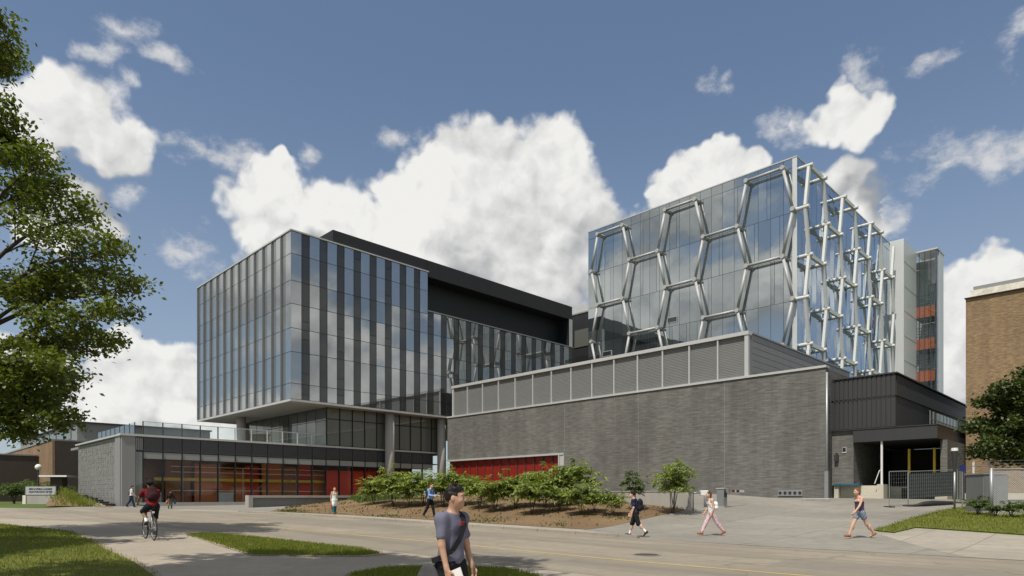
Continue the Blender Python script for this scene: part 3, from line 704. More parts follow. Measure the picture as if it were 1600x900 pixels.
# ------------------------------------------------------------------ brick laboratory block with louvred screen
def brick_block():
    t = Thing('laboratory_block', 'long blank grey brick block with a louvred metal screen along its top', 'building', (48.3, 16.76, 1.2), grid=True)
    ow0, ow1, oz0, oz1 = 41.6, 58.95, 2.75, 5.62
    part(t, 'brick_wall', 'grey_brick', (48.3, 48.8, 16.76, ow0, 0.4, 10.68), (48.3, 48.8, ow0, 59.0, oz1, 10.68), (48.3, 48.8, ow0, 59.0, 0.4, oz0), (48.81, 72, 16.8, 17.2, 0.4, 10.6), (48.81, 60, 58.6, 58.98, 0.4, 10.6))
    part(t, 'roof', 'mid_metal', (48.81, 71.9, 17.21, 58.59, 10.2, 10.55))
    part(t, 'coping', 'light_metal', (48.2, 48.9, 16.7, 59.05, 10.69, 10.86))
    # red window band
    w = part(t, 'red_window', 'red_panel', (48.62, 48.66, ow0+0.02, ow1, oz0+0.02, oz1-0.02))
    sub(w, t, 'frame', 'light_metal', (48.16, 48.61, ow0-0.55, 59.05, oz1-0.02, oz1+0.16), (48.16, 48.61, ow0+0.0, ow0+0.16, oz0-0.14, oz1-0.03), (48.16, 48.61, ow0+0.17, 59.05, oz0-0.14, oz0+0.02), (48.2, 48.29, ow0-0.55, ow0-0.42, oz0-0.14, oz1-0.03), (48.24, 48.28, ow0-0.41, ow0-0.01, oz0, oz1-0.03))
    mb = MB()
    for i in range(13): mb.box(48.50, 48.615, ow0+1.2+i*1.25, ow0+1.27+i*1.25, oz0+0.03, oz1-0.04)
    me = mb.build('mullion', 'dark_brown', w, off=t.o)
    # louvred screen
    q0, q1, n = 22.5, 58.1, 14; bw = (q1-q0)/n
    part(t, 'screen_body', 'joint_black', (48.62, 71.0, 22.62, 58.0, 10.87, 14.0))
    for i in range(n):
        mb = MB(); a, b = q0+i*bw, q0+(i+1)*bw; a += 0.32 if i == 0 else 0.07; b -= 0.07
        for k in range(24):
            z = 10.93+k*0.1306
            mb.hull8([(48.548, a, z), (48.548, b, z), (48.58, b, z+0.02), (48.58, a, z+0.02), (48.548, a, z+0.085), (48.548, b, z+0.085), (48.58, b, z+0.128), (48.58, a, z+0.128)])
        mb.build('louver_panel', 'louver_metal', t)
        part(t, 'mullion', 'light_metal', (48.36, 48.60, q0+i*bw-(0.0 if i == 0 else 0.06), q0+i*bw+(0.3 if i == 0 else 0.06), 10.87, 14.06))
    part(t, 'mullion', 'light_metal', (48.36, 48.60, q1-0.12, q1+0.12, 10.87, 14.06))
    part(t, 'louver_backing', 'louver_metal', (48.585, 48.615, 22.6, 58.0, 10.88, 14.05))
    part(t, 'screen_coping', 'light_metal', (48.30, 48.95, 22.45, 58.3, 14.07, 14.36))
    part(t, 'screen_side', 'screen_metal', (48.61, 71.5, 22.5, 22.61, 10.60, 14.20))
    mb = MB()
    for i in range(7): mb.box(49.0, 71.5, 22.47, 22.49, 10.7+i*0.5, 10.7+i*0.5+0.46)
    mb.build('side_cladding', 'screen_metal', t)
    part(t, 'side_coping', 'mid_metal', (48.96, 71.6, 22.4, 22.75, 14.21, 14.32))
    part(t, 'movement_joint', 'mid_metal', *[(48.292, 48.31, q, q+0.035, 1.4, 10.68) for q in (24.4, 32.5, 41.05)])
    # base course, vents, downpipe
    part(t, 'base_course', 'pale_concrete', (48.22, 48.29, 17.0, 41.0, 0.9, 1.38))
    v = part(t, 'vent_plate', 'galvanised', (48.24, 48.29, 18.35, 20.15, 1.55, 2.0))
    mb = MB()
    for i in range(5):
        mb.tube([(48.20, 18.53+i*0.36, 1.78), (48.245, 18.53+i*0.36, 1.78)], 0.11, 10)
    mb.build('opening', 'joint_black', v, off=t.o)
    MB().tube([(48.12, 16.62, 1.1), (48.12, 16.62, 10.3)], 0.085, 10).build('downpipe', 'galvanised', t, smooth=True)
    part(t, 'pipe_base', 'galvanised', (48.0, 48.24, 16.5, 16.74, 1.0, 3.3))
brick_block()

# ------------------------------------------------------------------ glass tower with hexagonal steel lattice
def tower():
    t = Thing('glass_tower', 'glass tower wrapped in a pale steel lattice of tall hexagons', 'building', (75.0, 29.15, 1.3), grid=True)
    P0, P1, Q0, Q1, Z1 = 75.0, 110.9, 29.15, 59.19, 40.2
    part(t, 'wall', 'joint_black', (P0+0.08, P1, Q0+0.08, Q1-0.02, 10.3, Z1-0.05))
    Z = [10.6, 13.75, 18.81, 23.88, 28.95, 34.02, 39.1, Z1]; g = 0.02
    nb = 20; bw = (Q1-Q0)/nb
    rr = random.Random(11)
    for i in range(nb):
        mb = MB(); a, b = Q0+i*bw, Q0+(i+1)*bw
        for z0, z1 in zip(Z[:-1], Z[1:]):
            if rr.random() < 0.28 and z1-z0 > 2:
                m_ = a+bw*rr.choice((0.3, 0.7)); pane(mb, 'L', P0, a+g, m_-g, z0+g, z1-g, 0.06, 0.0022); pane(mb, 'L', P0, m_+g, b-g, z0+g, z1-g, 0.06, 0.0022)
            else: pane(mb, 'L', P0, a+g, b-g, z0+g, z1-g, 0.06, 0.0022)
        mb.build('glass_bay', 'tower_glass', t)
    nb = 24; bw = (P1-P0)/nb
    for i in range(nb):
        mb = MB(); a, b = P0+i*bw, P0+(i+1)*bw
        for z0, z1 in zip(Z[:-1], Z[1:]): pane(mb, 'R', Q0, a+g, b-g, z0+g, z1-g, 0.06, 0.011)
        mb.build('glass_bay', 'side_glass', t)
    part(t, 'corner_panel', 'silver_panel', (P0-0.02, P0+0.02, Q0-0.02, Q0+0.5, 10.4, Z1-0.02))
    part(t, 'coping', 'light_metal', (P0-0.06, P0+0.3, Q0-0.06, Q1+0.05, Z1, Z1+0.13), (P0+0.31, P1, Q0-0.06, Q0+0.3, Z1, Z1+0.13))
    part(t, 'roof', 'mid_metal', (P0+0.31, P1, Q0+0.31, Q1, Z1-0.04, Z1+0.02))
    for (q, z, w_) in ((55.0, 21.6, 1.5), (44.5, 24.4, 1.35)):      # opened vent windows
        f = part(t, 'vent_window', 'black_glass', (P0-0.10, P0-0.03, q, q+w_, z, z+0.62))
        sub(f, t, 'frame', 'light_metal', (P0-0.12, P0-0.02, q-0.06, q-0.005, z-0.06, z+0.68), (P0-0.12, P0-0.02, q+w_+0.005, q+w_+0.06, z-0.06, z+0.68), (P0-0.12, P0-0.02, q, q+w_, z-0.06, z-0.005), (P0-0.12, P0-0.02, q, q+w_, z+0.625, z+0.68))
    # lattice. rows every 5.07 m; hexagons 10.1 m tall, 11.1 m apart
    rows = [39.1-5.07*i for i in range(6)]
    def lattice(face, start, count, c):
        """start = position of the first wide node, running away from the tower corner"""
        def pt(a, z, d): return (a, c-d, z) if face == 'R' else (c-d, a, z)
        out = (0, -1, 0) if face == 'R' else (-1, 0, 0)
        def member(nm, a0, z0, a1, z1):
            mb = MB()
            ax, az = a1-a0, z1-z0; L = math.hypot(ax, az); ax, az = ax/L, az/L
            s0, s1 = 0.2, L-0.2
            if face == 'L':     # wide twin plates
                mb.tube([pt(a0+ax*s0, z0+az*s0, 0.75), pt(a0+ax*s1, z0+az*s1, 0.75)], 0.17, 12)
            else:
                mb.bar(pt(a0+ax*s0, z0+az*s0, 1.05), pt(a0+ax*s1, z0+az*s1, 1.05), 0.45, 0.30, out)
            mb.build(nm, 'lattice_steel' if face == 'L' else 'lattice_sunlit', t, smooth=(face == 'L'))
        nodes = set()
        w, tw, gap = 6.60, 4.30, 4.46; per = w+gap; ins = (w-tw)/2
        lim = (Q1+0.2) if face == 'L' else (P1+0.6)
        for h in range(-1, count+1):
            s = start+h*per
            A, B, C_, D = s, s+ins, s+ins+tw, s+w
            nxt = s+per
            for r in range(len(rows)):
                z = rows[r]
                if r % 2 == 0:
                    if start-0.1 <= B and C_ <= lim: member('horizontal_strut', B, z, C_, z); nodes.add((round(B, 3), r)); nodes.add((round(C_, 3), r))
                else:
                    if start-0.1 <= D and nxt <= lim: member('horizontal_strut', D, z, nxt, z); nodes.add((round(nxt, 3), r))
                    if start-0.1 <= A <= lim: nodes.add((round(A, 3), r))
                    if start-0.1 <= D <= lim: nodes.add((round(D, 3), r))
                if r+1 < len(rows):
                    z2 = rows[r+1]
                    for (u0, u1) in (((B, A), (C_, D)) if r % 2 == 0 else ((A, B), (D, C_))):
                        if start-0.1 <= min(u0, u1) and max(u0, u1) <= lim: member('diagonal_strut', u0, z, u1, z2)
        for a, r in sorted(nodes):
            mb = MB(); z = rows[r]
            if face == 'L': mb.tube([pt(a, z, -0.05), pt(a, z, 1.0)], 0.26, 14)
            else: mb.tube([pt(a, z, -0.05), pt(a, z, 1.5)], 0.24, 14)
            mb.build('node_peg', 'lattice_steel' if face == 'L' else 'lattice_sunlit', t)
    lattice('L', 29.3, 3, P0); lattice('R', 74.7, 4, Q0)
    # dark link block behind
    k = Thing('link_block', 'dark clad link block wedged between the striped wing and the glass tower', 'building', (76.0, 59.3, 1.3), grid=True)
    part(k, 'wall', 'roof_black', (76.1, 92, 59.3, 72, 4, 29.0))
    for z in (15.0, 20.0, 24.0): part(k, 'window', 'black_glass' if z < 24 else 'blind_glass', (76.0, 76.09, 59.8, 62.6, z, z+2.6))
    part(k, 'roof_edge', 'mid_metal', (76.0, 92, 59.25, 72.1, 29.01, 29.2))
    part(k, 'rooftop_box', 'light_metal', (84, 92, 59.3, 75, 29.21, 33.2))
tower()

def stair_tower():
    k = 1.25
    def bx(*v): return tuple((a*k if i < 4 else 1.5+(a-1.5)*k) for i, a in enumerate(v))
    def pk(t, nm, m, *b): return part(t, nm, m, *[bx(*q) for q in b])
    s = Thing('service_shaft', 'tall plain silver metal slab shaft behind the glass tower', 'building', (88.72*k, 21.8*k, 1.3), grid=True)
    pk(s, 'front_panel', 'silver_panel', (88.72, 88.9, 21.8, 27, 8, 32.7)); pk(s, 'side_panel', 'silver_panel', (88.91, 94.5, 21.81, 22.0, 8, 32.6)); pk(s, 'core', 'mid_metal', (88.91, 94.4, 22.01, 30, 8, 32.4))
    pk(s, 'panel_joint', 'mid_metal', *[(88.95, 94.45, 21.79, 21.805, 9.0+i*3.0, 9.03+i*3.0) for i in range(8)])
    t = Thing('stair_tower', 'glass stair tower with orange landings behind the silver shaft', 'building', (94.52*k, 19.6*k, 1.3), grid=True)
    pk(t, 'glass_wall', 'stair_glass', (94.52, 94.55, 19.62, 22.0, 8, 32.4), (94.56, 97.8, 19.6, 19.63, 8, 32.4))
    pk(t, 'back_wall', 'silver_panel', (97.8, 98.0, 19.6, 24, 8, 32.4)); pk(t, 'roof', 'light_metal', (94.45, 98.05, 19.5, 22.0, 32.41, 32.6), (94.6, 97.7, 19.7, 24, 31.2, 31.35))
    pk(t, 'side_panel', 'silver_panel', (95.4, 97.79, 19.54, 19.59, 8, 32.35))
    for q in (19.62, 20.25, 20.9, 21.5): pk(t, 'mullion', 'charcoal_metal', (94.44, 94.51, q-0.03, q+0.03, 8, 32.4))
    pk(t, 'corner_post', 'charcoal_metal', (94.56, 94.7, 19.66, 19.8, 8, 32.4))
    for z in (12.0, 16.05, 20.1, 24.15):
        l = pk(t, 'landing', 'orange_panel', (94.6, 94.7, 19.85, 21.9, z, z+1.35)); sub(l, t, 'underside', 'charcoal_metal', bx(95.06, 97.6, 19.85, 21.9, z-0.1, z+0.2))
        for j in range(4): pk(t, 'handrail', 'charcoal_metal', (94.58, 94.65, 19.85, 21.95, z+1.6+j*0.36, z+1.68+j*0.36))
stair_tower()

def loading_dock():
    t = Thing('loading_dock', 'charcoal ribbed metal loading dock building with a deep dark bay', 'building', (49.5, 12.63, 1.25), grid=True)
    part(t, 'upper_wall', 'charcoal_metal', (49.56, 74, 12.70, 16.7, 6.25, 9.82))
    mb = MB()
    for i in range(14):
        q = 12.66+i*0.30
        if q < 16.7: mb.box(49.50, 49.555, q, q+0.24, 6.3, 8.28); mb.box(49.50, 49.555, q, q+0.24, 8.42, 9.78)
    mb.build('front_ribs', 'charcoal_metal', t)
    mb = MB()
    for i in range(14): mb.box(49.46, 49.50, 12.7+i*0.29, 12.86+i*0.29, 8.31, 8.39); mb.box(49.46, 49.55, 12.7+i*0.29, 12.86+i*0.29, 9.80, 9.87)
    mb.build('snow_clips', 'joint_black', t)
    mb = MB()
    for i in range(78): mb.box(49.7+i*0.31, 49.95+i*0.31, 12.63, 12.69, 8.42, 9.8)
    mb.build('side_ribs', 'charcoal_metal', t)
    part(t, 'roof_edge', 'charcoal_metal', (49.42, 74, 12.55, 16.72, 9.89, 9.98))
    part(t, 'side_window', 'black_glass', (58.5, 68, 12.62, 12.66, 6.4, 8.2))
    mb = MB()
    for i in range(9): mb.box(58.5+i*1.18, 58.58+i*1.18, 12.55, 12.61, 6.4, 8.2)
    mb.box(58.5, 68, 12.5, 12.54, 7.5, 7.56); mb.build('window_bars', 'galvanised', t)
    part(t, 'brick_wall', 'grey_brick', (49.45, 49.9, 15.28, 16.72, 2.3, 6.24), (49.91, 56.0, 15.3, 15.6, 2.3, 6.2))
    part(t, 'canopy', 'charcoal_metal', (49.3, 60.0, 10.2, 15.27, 5.32, 6.18), (49.25, 60.05, 10.15, 16.72, 6.19, 6.245))
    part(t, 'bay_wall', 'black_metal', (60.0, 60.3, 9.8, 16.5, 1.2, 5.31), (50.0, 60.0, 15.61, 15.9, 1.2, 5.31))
    part(t, 'dock_floor', 'pale_concrete', (50.2, 60.0, 13.7, 15.28, 1.0, 2.28), (52.2, 60, 10.4, 13.69, 1.0, 2.2))
    part(t, 'right_wall', 'grey_brick', (50.9, 60.0, 9.95, 10.35, 1.1, 5.3))
    part(t, 'right_pier', 'pale_concrete', (50.6, 52.0, 9.9, 10.6, 1.0, 2.3))
    part(t, 'dock_base', 'pale_concrete', (49.42, 49.9, 15.0, 16.3, 1.0, 1.2), (49.5, 49.9, 16.3, 16.6, 1.0, 2.28), (49.92, 50.19, 13.7, 16.3, 1.0, 2.28))
    part(t, 'dock_edge', 'teal_paint', (49.36, 50.1, 14.9, 16.55, 2.29, 2.42))
    st = MB()
    for i in range(6): st.box(49.3+i*0.12, 50.19, 13.75, 14.85, 1.0+i*0.21, 1.2+i*0.21)
    st.build('steps', 'pale_concrete', t)
    part(t, 'step_wall', 'pale_concrete', (49.15, 50.1, 13.3, 13.7, 1.0, 2.35))
    MB().tube([(49.5, 13.5, 2.35), (49.5, 13.5, 5.32)], 0.075, 10).build('canopy_post', 'white_paint', t)
    MB().tube([(49.35, 13.9, 2.4), (49.35, 13.6, 3.3), (49.8, 13.6, 3.35)], 0.03, 6).build('handrail', 'white_paint', t)
    for q in (12.25, 10.75): MB().tube([(51.2, q, 2.25), (51.2, q, 4.8)], 0.085, 10).build('guide_post', 'yellow_paint', t)
    part(t, 'bumper', 'rubber', (51.95, 52.19, 10.9, 12.9, 1.25, 2.1))
    l = part(t, 'wall_lamp', 'charcoal_metal', (49.2, 49.44, 16.25, 16.5, 4.05, 4.5)); sub(l, t, 'arm', 'charcoal_metal', (49.25, 49.44, 16.33, 16.42, 4.51, 4.65))
    n = part(t, 'notice', 'white_paint', (49.40, 49.44, 15.75, 16.0, 4.62, 5.02)); sub(n, t, 'notice_panel', 'black_metal', (49.375, 49.395, 15.77, 15.98, 4.7, 5.0))
loading_dock()

def brick_neighbours():
    t = Thing('brick_building', 'plain tan brick building with a pale roof band at the right edge', 'building', (56.0, 9.83, 1.2), grid=True)
    part(t, 'wall', 'tan_brick', (56.0, 75, -12, 9.83, 1.75, 15.72))
    part(t, 'foundation', 'pale_concrete', (55.95, 75.05, -12, 9.88, 0.8, 1.74))
    part(t, 'roof_band', 'limestone', (55.92, 75.1, -12, 9.55, 15.76, 16.22))
    part(t, 'drip_edge', 'dark_brown', (55.84, 75.1, -12, 9.9, 15.721, 15.759))
    part(t, 'roof_edge', 'mid_metal', (56.1, 75, -12, 9.4, 16.23, 16.52))
    part(t, 'door_frame', 'white_paint', (55.9, 55.99, 9.3, 9.42, 1.75, 4.0))
    # far left
    b = Thing('brick_building', 'tan brick building, shaded side and wing coloured dark brown, with flat roof far behind the name sign', 'building', (17.4, 102.8, 0.7), grid=True)
    part(b, 'front_wall', 'brown_brick', (17.4, 17.7, 102.8, 150, 0.4, 8.9))
    part(b, 'side_wall', 'dark_brown', (17.71, 40, 102.82, 103.1, 0.4, 8.9))  # shaded side, its shade put into a darker colour than the front
    part(b, 'projecting_wing', 'dark_brown', (12.5, 17.39, 112, 150, 0.4, 7.2))  # wing in shadow, darkness painted into the wall colour
    part(b, 'roof', 'mid_metal', (17.3, 40, 103.11, 150, 8.91, 9.1), (12.4, 17.29, 111.9, 150, 7.21, 7.4))
    part(b, 'upper_storey', 'mid_metal', (20.5, 38, 104.5, 150, 9.11, 11.6))
    part(b, 'upper_roof', 'charcoal_metal', (20.2, 38.2, 104.2, 150, 11.61, 11.8))
    for i in range(5): part(b, 'window', 'black_glass', (20.4, 20.49, 108+i*5, 111+i*5, 9.6, 11.1))
    c = Thing('brick_building', 'brown building with a bright window, half hidden behind the patterned stone wall', 'building', (26, 101.0, 0.7), grid=True)
    part(c, 'wall', 'dark_brown', (25.2, 45, 95.0, 102.7, 0.4, 8.6))
    part(c, 'roof', 'mid_metal', (25.0, 45, 94.9, 102.75, 8.61, 9.6))
    w = part(c, 'window', 'blind_glass', (25.1, 25.19, 97.5, 101.5, 4.6, 6.6)); sub(w, c, 'frame', 'white_paint', (25.05, 25.12, 99.4, 99.6, 4.6, 6.6), (25.05, 25.12, 97.4, 101.6, 4.45, 4.58))
brick_neighbours()
#@@NEXT
# ------------------------------------------------------------------ vegetation
def leaf_cloud(centers, per, spread, size, aspect=0.55, drop=0.25, flat=0.6, axis=None):
    """leaf quads (kite shaped) around branch points; returns (n,4,3)"""
    c = np.repeat(np.asarray(centers, float), per, axis=0); n = len(c)
    c = c+RNG.normal(0, 1, (n, 3))*np.array(spread)
    nrm = RNG.normal(0, 1, (n, 3)); nrm[:, 2] = np.abs(nrm[:, 2])*0.8+flat; nrm /= np.linalg.norm(nrm, axis=1, keepdims=True)
    d = RNG.normal(0, 1, (n, 3)); d[:, 2] -= drop
    d -= nrm*np.sum(d*nrm, 1, keepdims=True); d /= np.linalg.norm(d, axis=1, keepdims=True)+1e-9
    s = np.cross(nrm, d); L = (size*RNG.uniform(0.6, 1.3, n))[:, None]
    a = c-d*L*0.5; b = c+d*L*0.5; m = c-d*L*0.05
    w = L*aspect*0.5
    return np.stack([a, m+s*w+nrm*w*0.25, b, m-s*w+nrm*w*0.25], 1)
def tube_np(mb, pts, rads, n=6): mb.tube(pts, rads, n)

def bough(mb, twigs, root, tip, r0, rnd, nsub=6, droop=0.12, sub_len=0.42, depth=0):
    """limb from root to tip with side branches; collects leaf bearing points"""
    root, tip = Vector(root), Vector(tip); L = (tip-root).length; n = 7
    side = Vector((rnd.uniform(-1, 1), rnd.uniform(-1, 1), rnd.uniform(-.3, .5)))*L*0.07
    pts = []
    for i in range(n):
        t = i/(n-1); p = root.lerp(tip, t); p += side*math.sin(t*math.pi); p.z += math.sin(t*math.pi)*L*droop
        pts.append(p)
    mb.tube(pts, [max(0.008, r0*(1-0.88*i/(n-1))) for i in range(n)], 6 if r0 > 0.03 else 4)
    if depth >= 2 or L < 0.5:
        for i in range(1, n): twigs.append(pts[i])
        return
    d = (tip-root).normalized()
    for k in range(nsub):
        t = 0.22+0.78*(k+rnd.random()*0.7)/nsub; t = min(t, 0.97)
        i = min(int(t*(n-1)), n-2); p = pts[i].lerp(pts[i+1], t*(n-1)-i)
        ax = d.cross(Vector((0, 0, 1)));
        if ax.length < 0.1: ax = Vector((1, 0, 0))
        ax.normalize(); sgn = 1 if k % 2 else -1
        v = (d*rnd.uniform(0.55, 0.95)+ax*sgn*rnd.uniform(0.4, 0.9)+Vector((0, 0, rnd.uniform(-0.25, 0.35)))).normalized()
        ll = L*sub_len*(1.15-0.7*t)*rnd.uniform(0.75, 1.2)
        bough(mb, twigs, p, p+v*ll, max(0.012, r0*0.45*(1-0.6*t)), rnd, max(3, nsub-2), droop*0.6, sub_len, depth+1)
    for i in range(3, n): twigs.append(pts[i])

def tree(name, label, base, trunk_pts, trunk_r, boughs, leaf, per, spread, size, seed, group=None, aspect=0.6, cat='tree', nsub=6, flat=0.6):
    rnd = random.Random(seed); t = Thing(name, label, cat, base, 0, group)
    mb = MB(); mb.tube(trunk_pts, [trunk_r*(1-0.75*i/(len(trunk_pts)-1)) for i in range(len(trunk_pts))], 12)
    mb.build('trunk', 'bark', t, smooth=True)
    lb = MB(); tw = []
    for (a, b, r) in boughs: bough(lb, tw, a, b, r, rnd, nsub)
    lb.build('limbs', 'bark', t, smooth=True)
    q = leaf_cloud([tuple(p-Vector(base)) for p in tw], per, spread, size, aspect, flat=flat)
    raw_mesh('crown', q, 4, leaf, t.e)
    return t, len(tw)

def left_maple():
    X, Y = -17.25, 20.6; z0 = G(X, Y); base = (X, Y, z0)
    tp = [(X, Y, z0-0.1), (X+.05, Y, 2.5), (X-.1, Y+.1, 5), (X, Y, 8), (X+.1, Y-.1, 11), (X-.3, Y, 14), (X-.6, Y, 16.0)]
    rnd = random.Random(21); bs = []
    # boughs whose ends show at the left of the picture (end pixel, distance)
    for (px, py, yy, dz) in ((26, 62, 20.2, -1.6), (32, 100, 21.5, -1.5), (8, 178, 20, -1.6), (74, 262, 19.6, -1.9), (62, 240, 21.4, -1.3), (110, 300, 21.6, -1.5), (150, 345, 20.4, -2.0),
                             (218, 410, 20.0, -1.6), (228, 462, 20.8, -1.4), (190, 440, 22.2, -1.2), (205, 505, 19.4, -1.0), (206, 552, 20.6, -0.7), (150, 540, 22, -0.9), (120, 600, 20, -0.2),
                             (100, 575, 18.8, -0.5), (75, 625, 21, 0.3), (30, 600, 19, 0.0), (122, 672, 20.8, 1.2), (85, 655, 19.6, 0.9), (60, 690, 21.6, 1.3), (30, 680, 20.2, 1.2)):
        px = px*0.83 if px > 60 else px*0.8; e = at(px, py, yy); zr = min(max(e.z+dz, 3.0), 16.8)
        bs.append(((X, Y, zr), tuple(e), 0.085))
    for i in range(26):
        a = rnd.uniform(1.7, 4.9) if i % 3 else rnd.uniform(0, 6.28); z = 3.8+11.5*i/26
        L = 5.2*(1-((z-7.5)/11)**2*0.75)*rnd.uniform(0.8, 1.05)
        if math.cos(a) > 0.2: L *= 0.55
        if z > 8.5: a = rnd.uniform(2.1, 4.2); L *= 0.62
        bs.append(((X, Y, z), (X+math.cos(a)*L, Y+math.sin(a)*L, z+rnd.uniform(-0.2, 1.8)), 0.08))
    t, n = tree('maple_tree', 'tall leafy maple tree reaching in from the left edge of the picture', base, tp, 0.30, bs, 'maple_leaf', 8, (0.24, 0.24, 0.14), 0.16, 4, flat=0.5)
left_maple()
def shade_tree(label, X, Y, zlo, zhi, rad, seed, per=6):
    z0 = G(X, Y); rnd = random.Random(seed); bs = []
    for i in range(22):
        a = i*2.4; z = zlo-1+(zhi-zlo)*i/22; L = rad*(0.75+0.25*math.sin(math.pi*i/22))*rnd.uniform(0.8, 1.1)
        bs.append(((X, Y, z), (X+math.cos(a)*L, Y+math.sin(a)*L, z+rnd.uniform(0.6, 1.8)), 0.09))
    tree('shade_tree', label, (X, Y, z0), [(X, Y, z0-.1), (X, Y, zlo*.5), (X, Y, zlo), (X, Y, zhi-1)], 0.3, bs, 'maple_leaf', per, (0.35, 0.35, 0.25), 0.32, seed)
shade_tree('tall leafy tree standing behind the camera on the left, shading the path', -9.2, 3.6, 11.5, 17.5, 4.2, 31)
shade_tree('broad leafy tree standing on the lawn outside the left edge, shading the grass', -19.5, 10.0, 6.5, 14, 4.3, 33)
def right_maple():
    X, Y = 30.9, 37.5; z0 = G(X, Y); rnd = random.Random(8); bs = []
    for i in range(40):
        a = i*2.399; u = i/40; z = 3.2+4.6*u
        L = 3.8*math.sqrt(max(0.12, 1-(u*1.02)**2))*rnd.uniform(0.8, 1.08)
        bs.append(((X, Y, z-0.4), (X+math.cos(a)*L, Y+math.sin(a)*L, z+rnd.uniform(-0.5, 1.5)), 0.07))
    tree('maple_tree', 'dense dark green tree overhanging the wire fence at the right edge', (X, Y, z0), [(X, Y, z0-.1), (X, Y, 3), (X, Y, 6), (X, Y, 9)], 0.22, bs, 'dark_leaf', 6, (0.28, 0.28, 0.22), 0.26, 5)
right_maple()

# sumac like shrubs of the mulch bed: three shapes, copied
def shrub_proto(seed, h, rad, leaf='sumac_leaf', stems=4, sprays=46, leafsize=0.24, name='shrub'):
    rnd = random.Random(seed); e = Thing(name, None, None, (0, 0, 0)); mb = MB(); cent = []; dirs = []
    for s in range(stems):
        a = s*6.283/stems+rnd.uniform(-.4, .4); top = Vector((math.cos(a)*rad*0.5, math.sin(a)*rad*0.5, h*rnd.uniform(.55, .75)))
        mid = Vector((math.cos(a)*rad*0.14, math.sin(a)*rad*0.14, h*0.3))
        mb.tube([(rnd.uniform(-.08, .08), rnd.uniform(-.08, .08), -0.1), mid, top], [0.025, 0.02, 0.008], 5)
        for k in range(sprays//stems):
            t = rnd.uniform(0.15, 1.0); p = mid.lerp(top, t)
            d = Vector((rnd.gauss(0, 1), rnd.gauss(0, 1), rnd.uniform(-0.1, 0.9))).normalized(); L = rad*rnd.uniform(0.35, 0.75)
            pts = [p+d*L*f+Vector((0, 0, -0.32*L*f*f)) for f in (0, .35, .7, 1)]
            mb.tube(pts, 0.006, 3)
            for f in np.linspace(0.25, 1.0, 9):                     # paired drooping leaflets
                c = p+d*L*f+Vector((0, 0, -0.32*L*f*f)); cent.append(c); dirs.append(d)
    mb.build('stem', 'bark', e)
    Q = []
    for c, d in zip(cent, dirs):
        for sg in (-1, 1):
            sd = d.cross(Vector((0, 0, 1))).normalized()*sg
            v = (sd*0.8+d*rnd.uniform(.1, .6)+Vector((0, 0, rnd.uniform(-0.75, 0.1)))).normalized(); L = leafsize*rnd.uniform(.6, 1.2)
            w = v.cross(Vector((rnd.uniform(-.4, .4), rnd.uniform(-.4, .4), 1))).normalized()*L*0.19
            Q.append([c, c+v*L*0.4+w, c+v*L+Vector((0, 0, -0.03)), c+v*L*0.4-w])
    raw_mesh('foliage', np.array([[tuple(p) for p in q] for q in Q]), 4, leaf, e.e)
    return e.e
def clone(src, loc, rot=0.0, s=1.0, label=None, cat=None, group=None):
    c = src.copy(); COL.objects.link(c); c.location = loc; c.rotation_euler = (0, 0, rot); c.scale = (s, s, s)
    for ch in list(src.children):
        d = ch.copy(); COL.objects.link(d); d.parent = c
    return tag(c, label, cat, group)
def drop(src, loc, rot, s, label, cat, group, first):
    if first: src.location = loc; src.rotation_euler = (0, 0, rot); src.scale = (s, s, s); return tag(src, label, cat, group)
    return clone(src, loc, rot, s, label, cat, group)
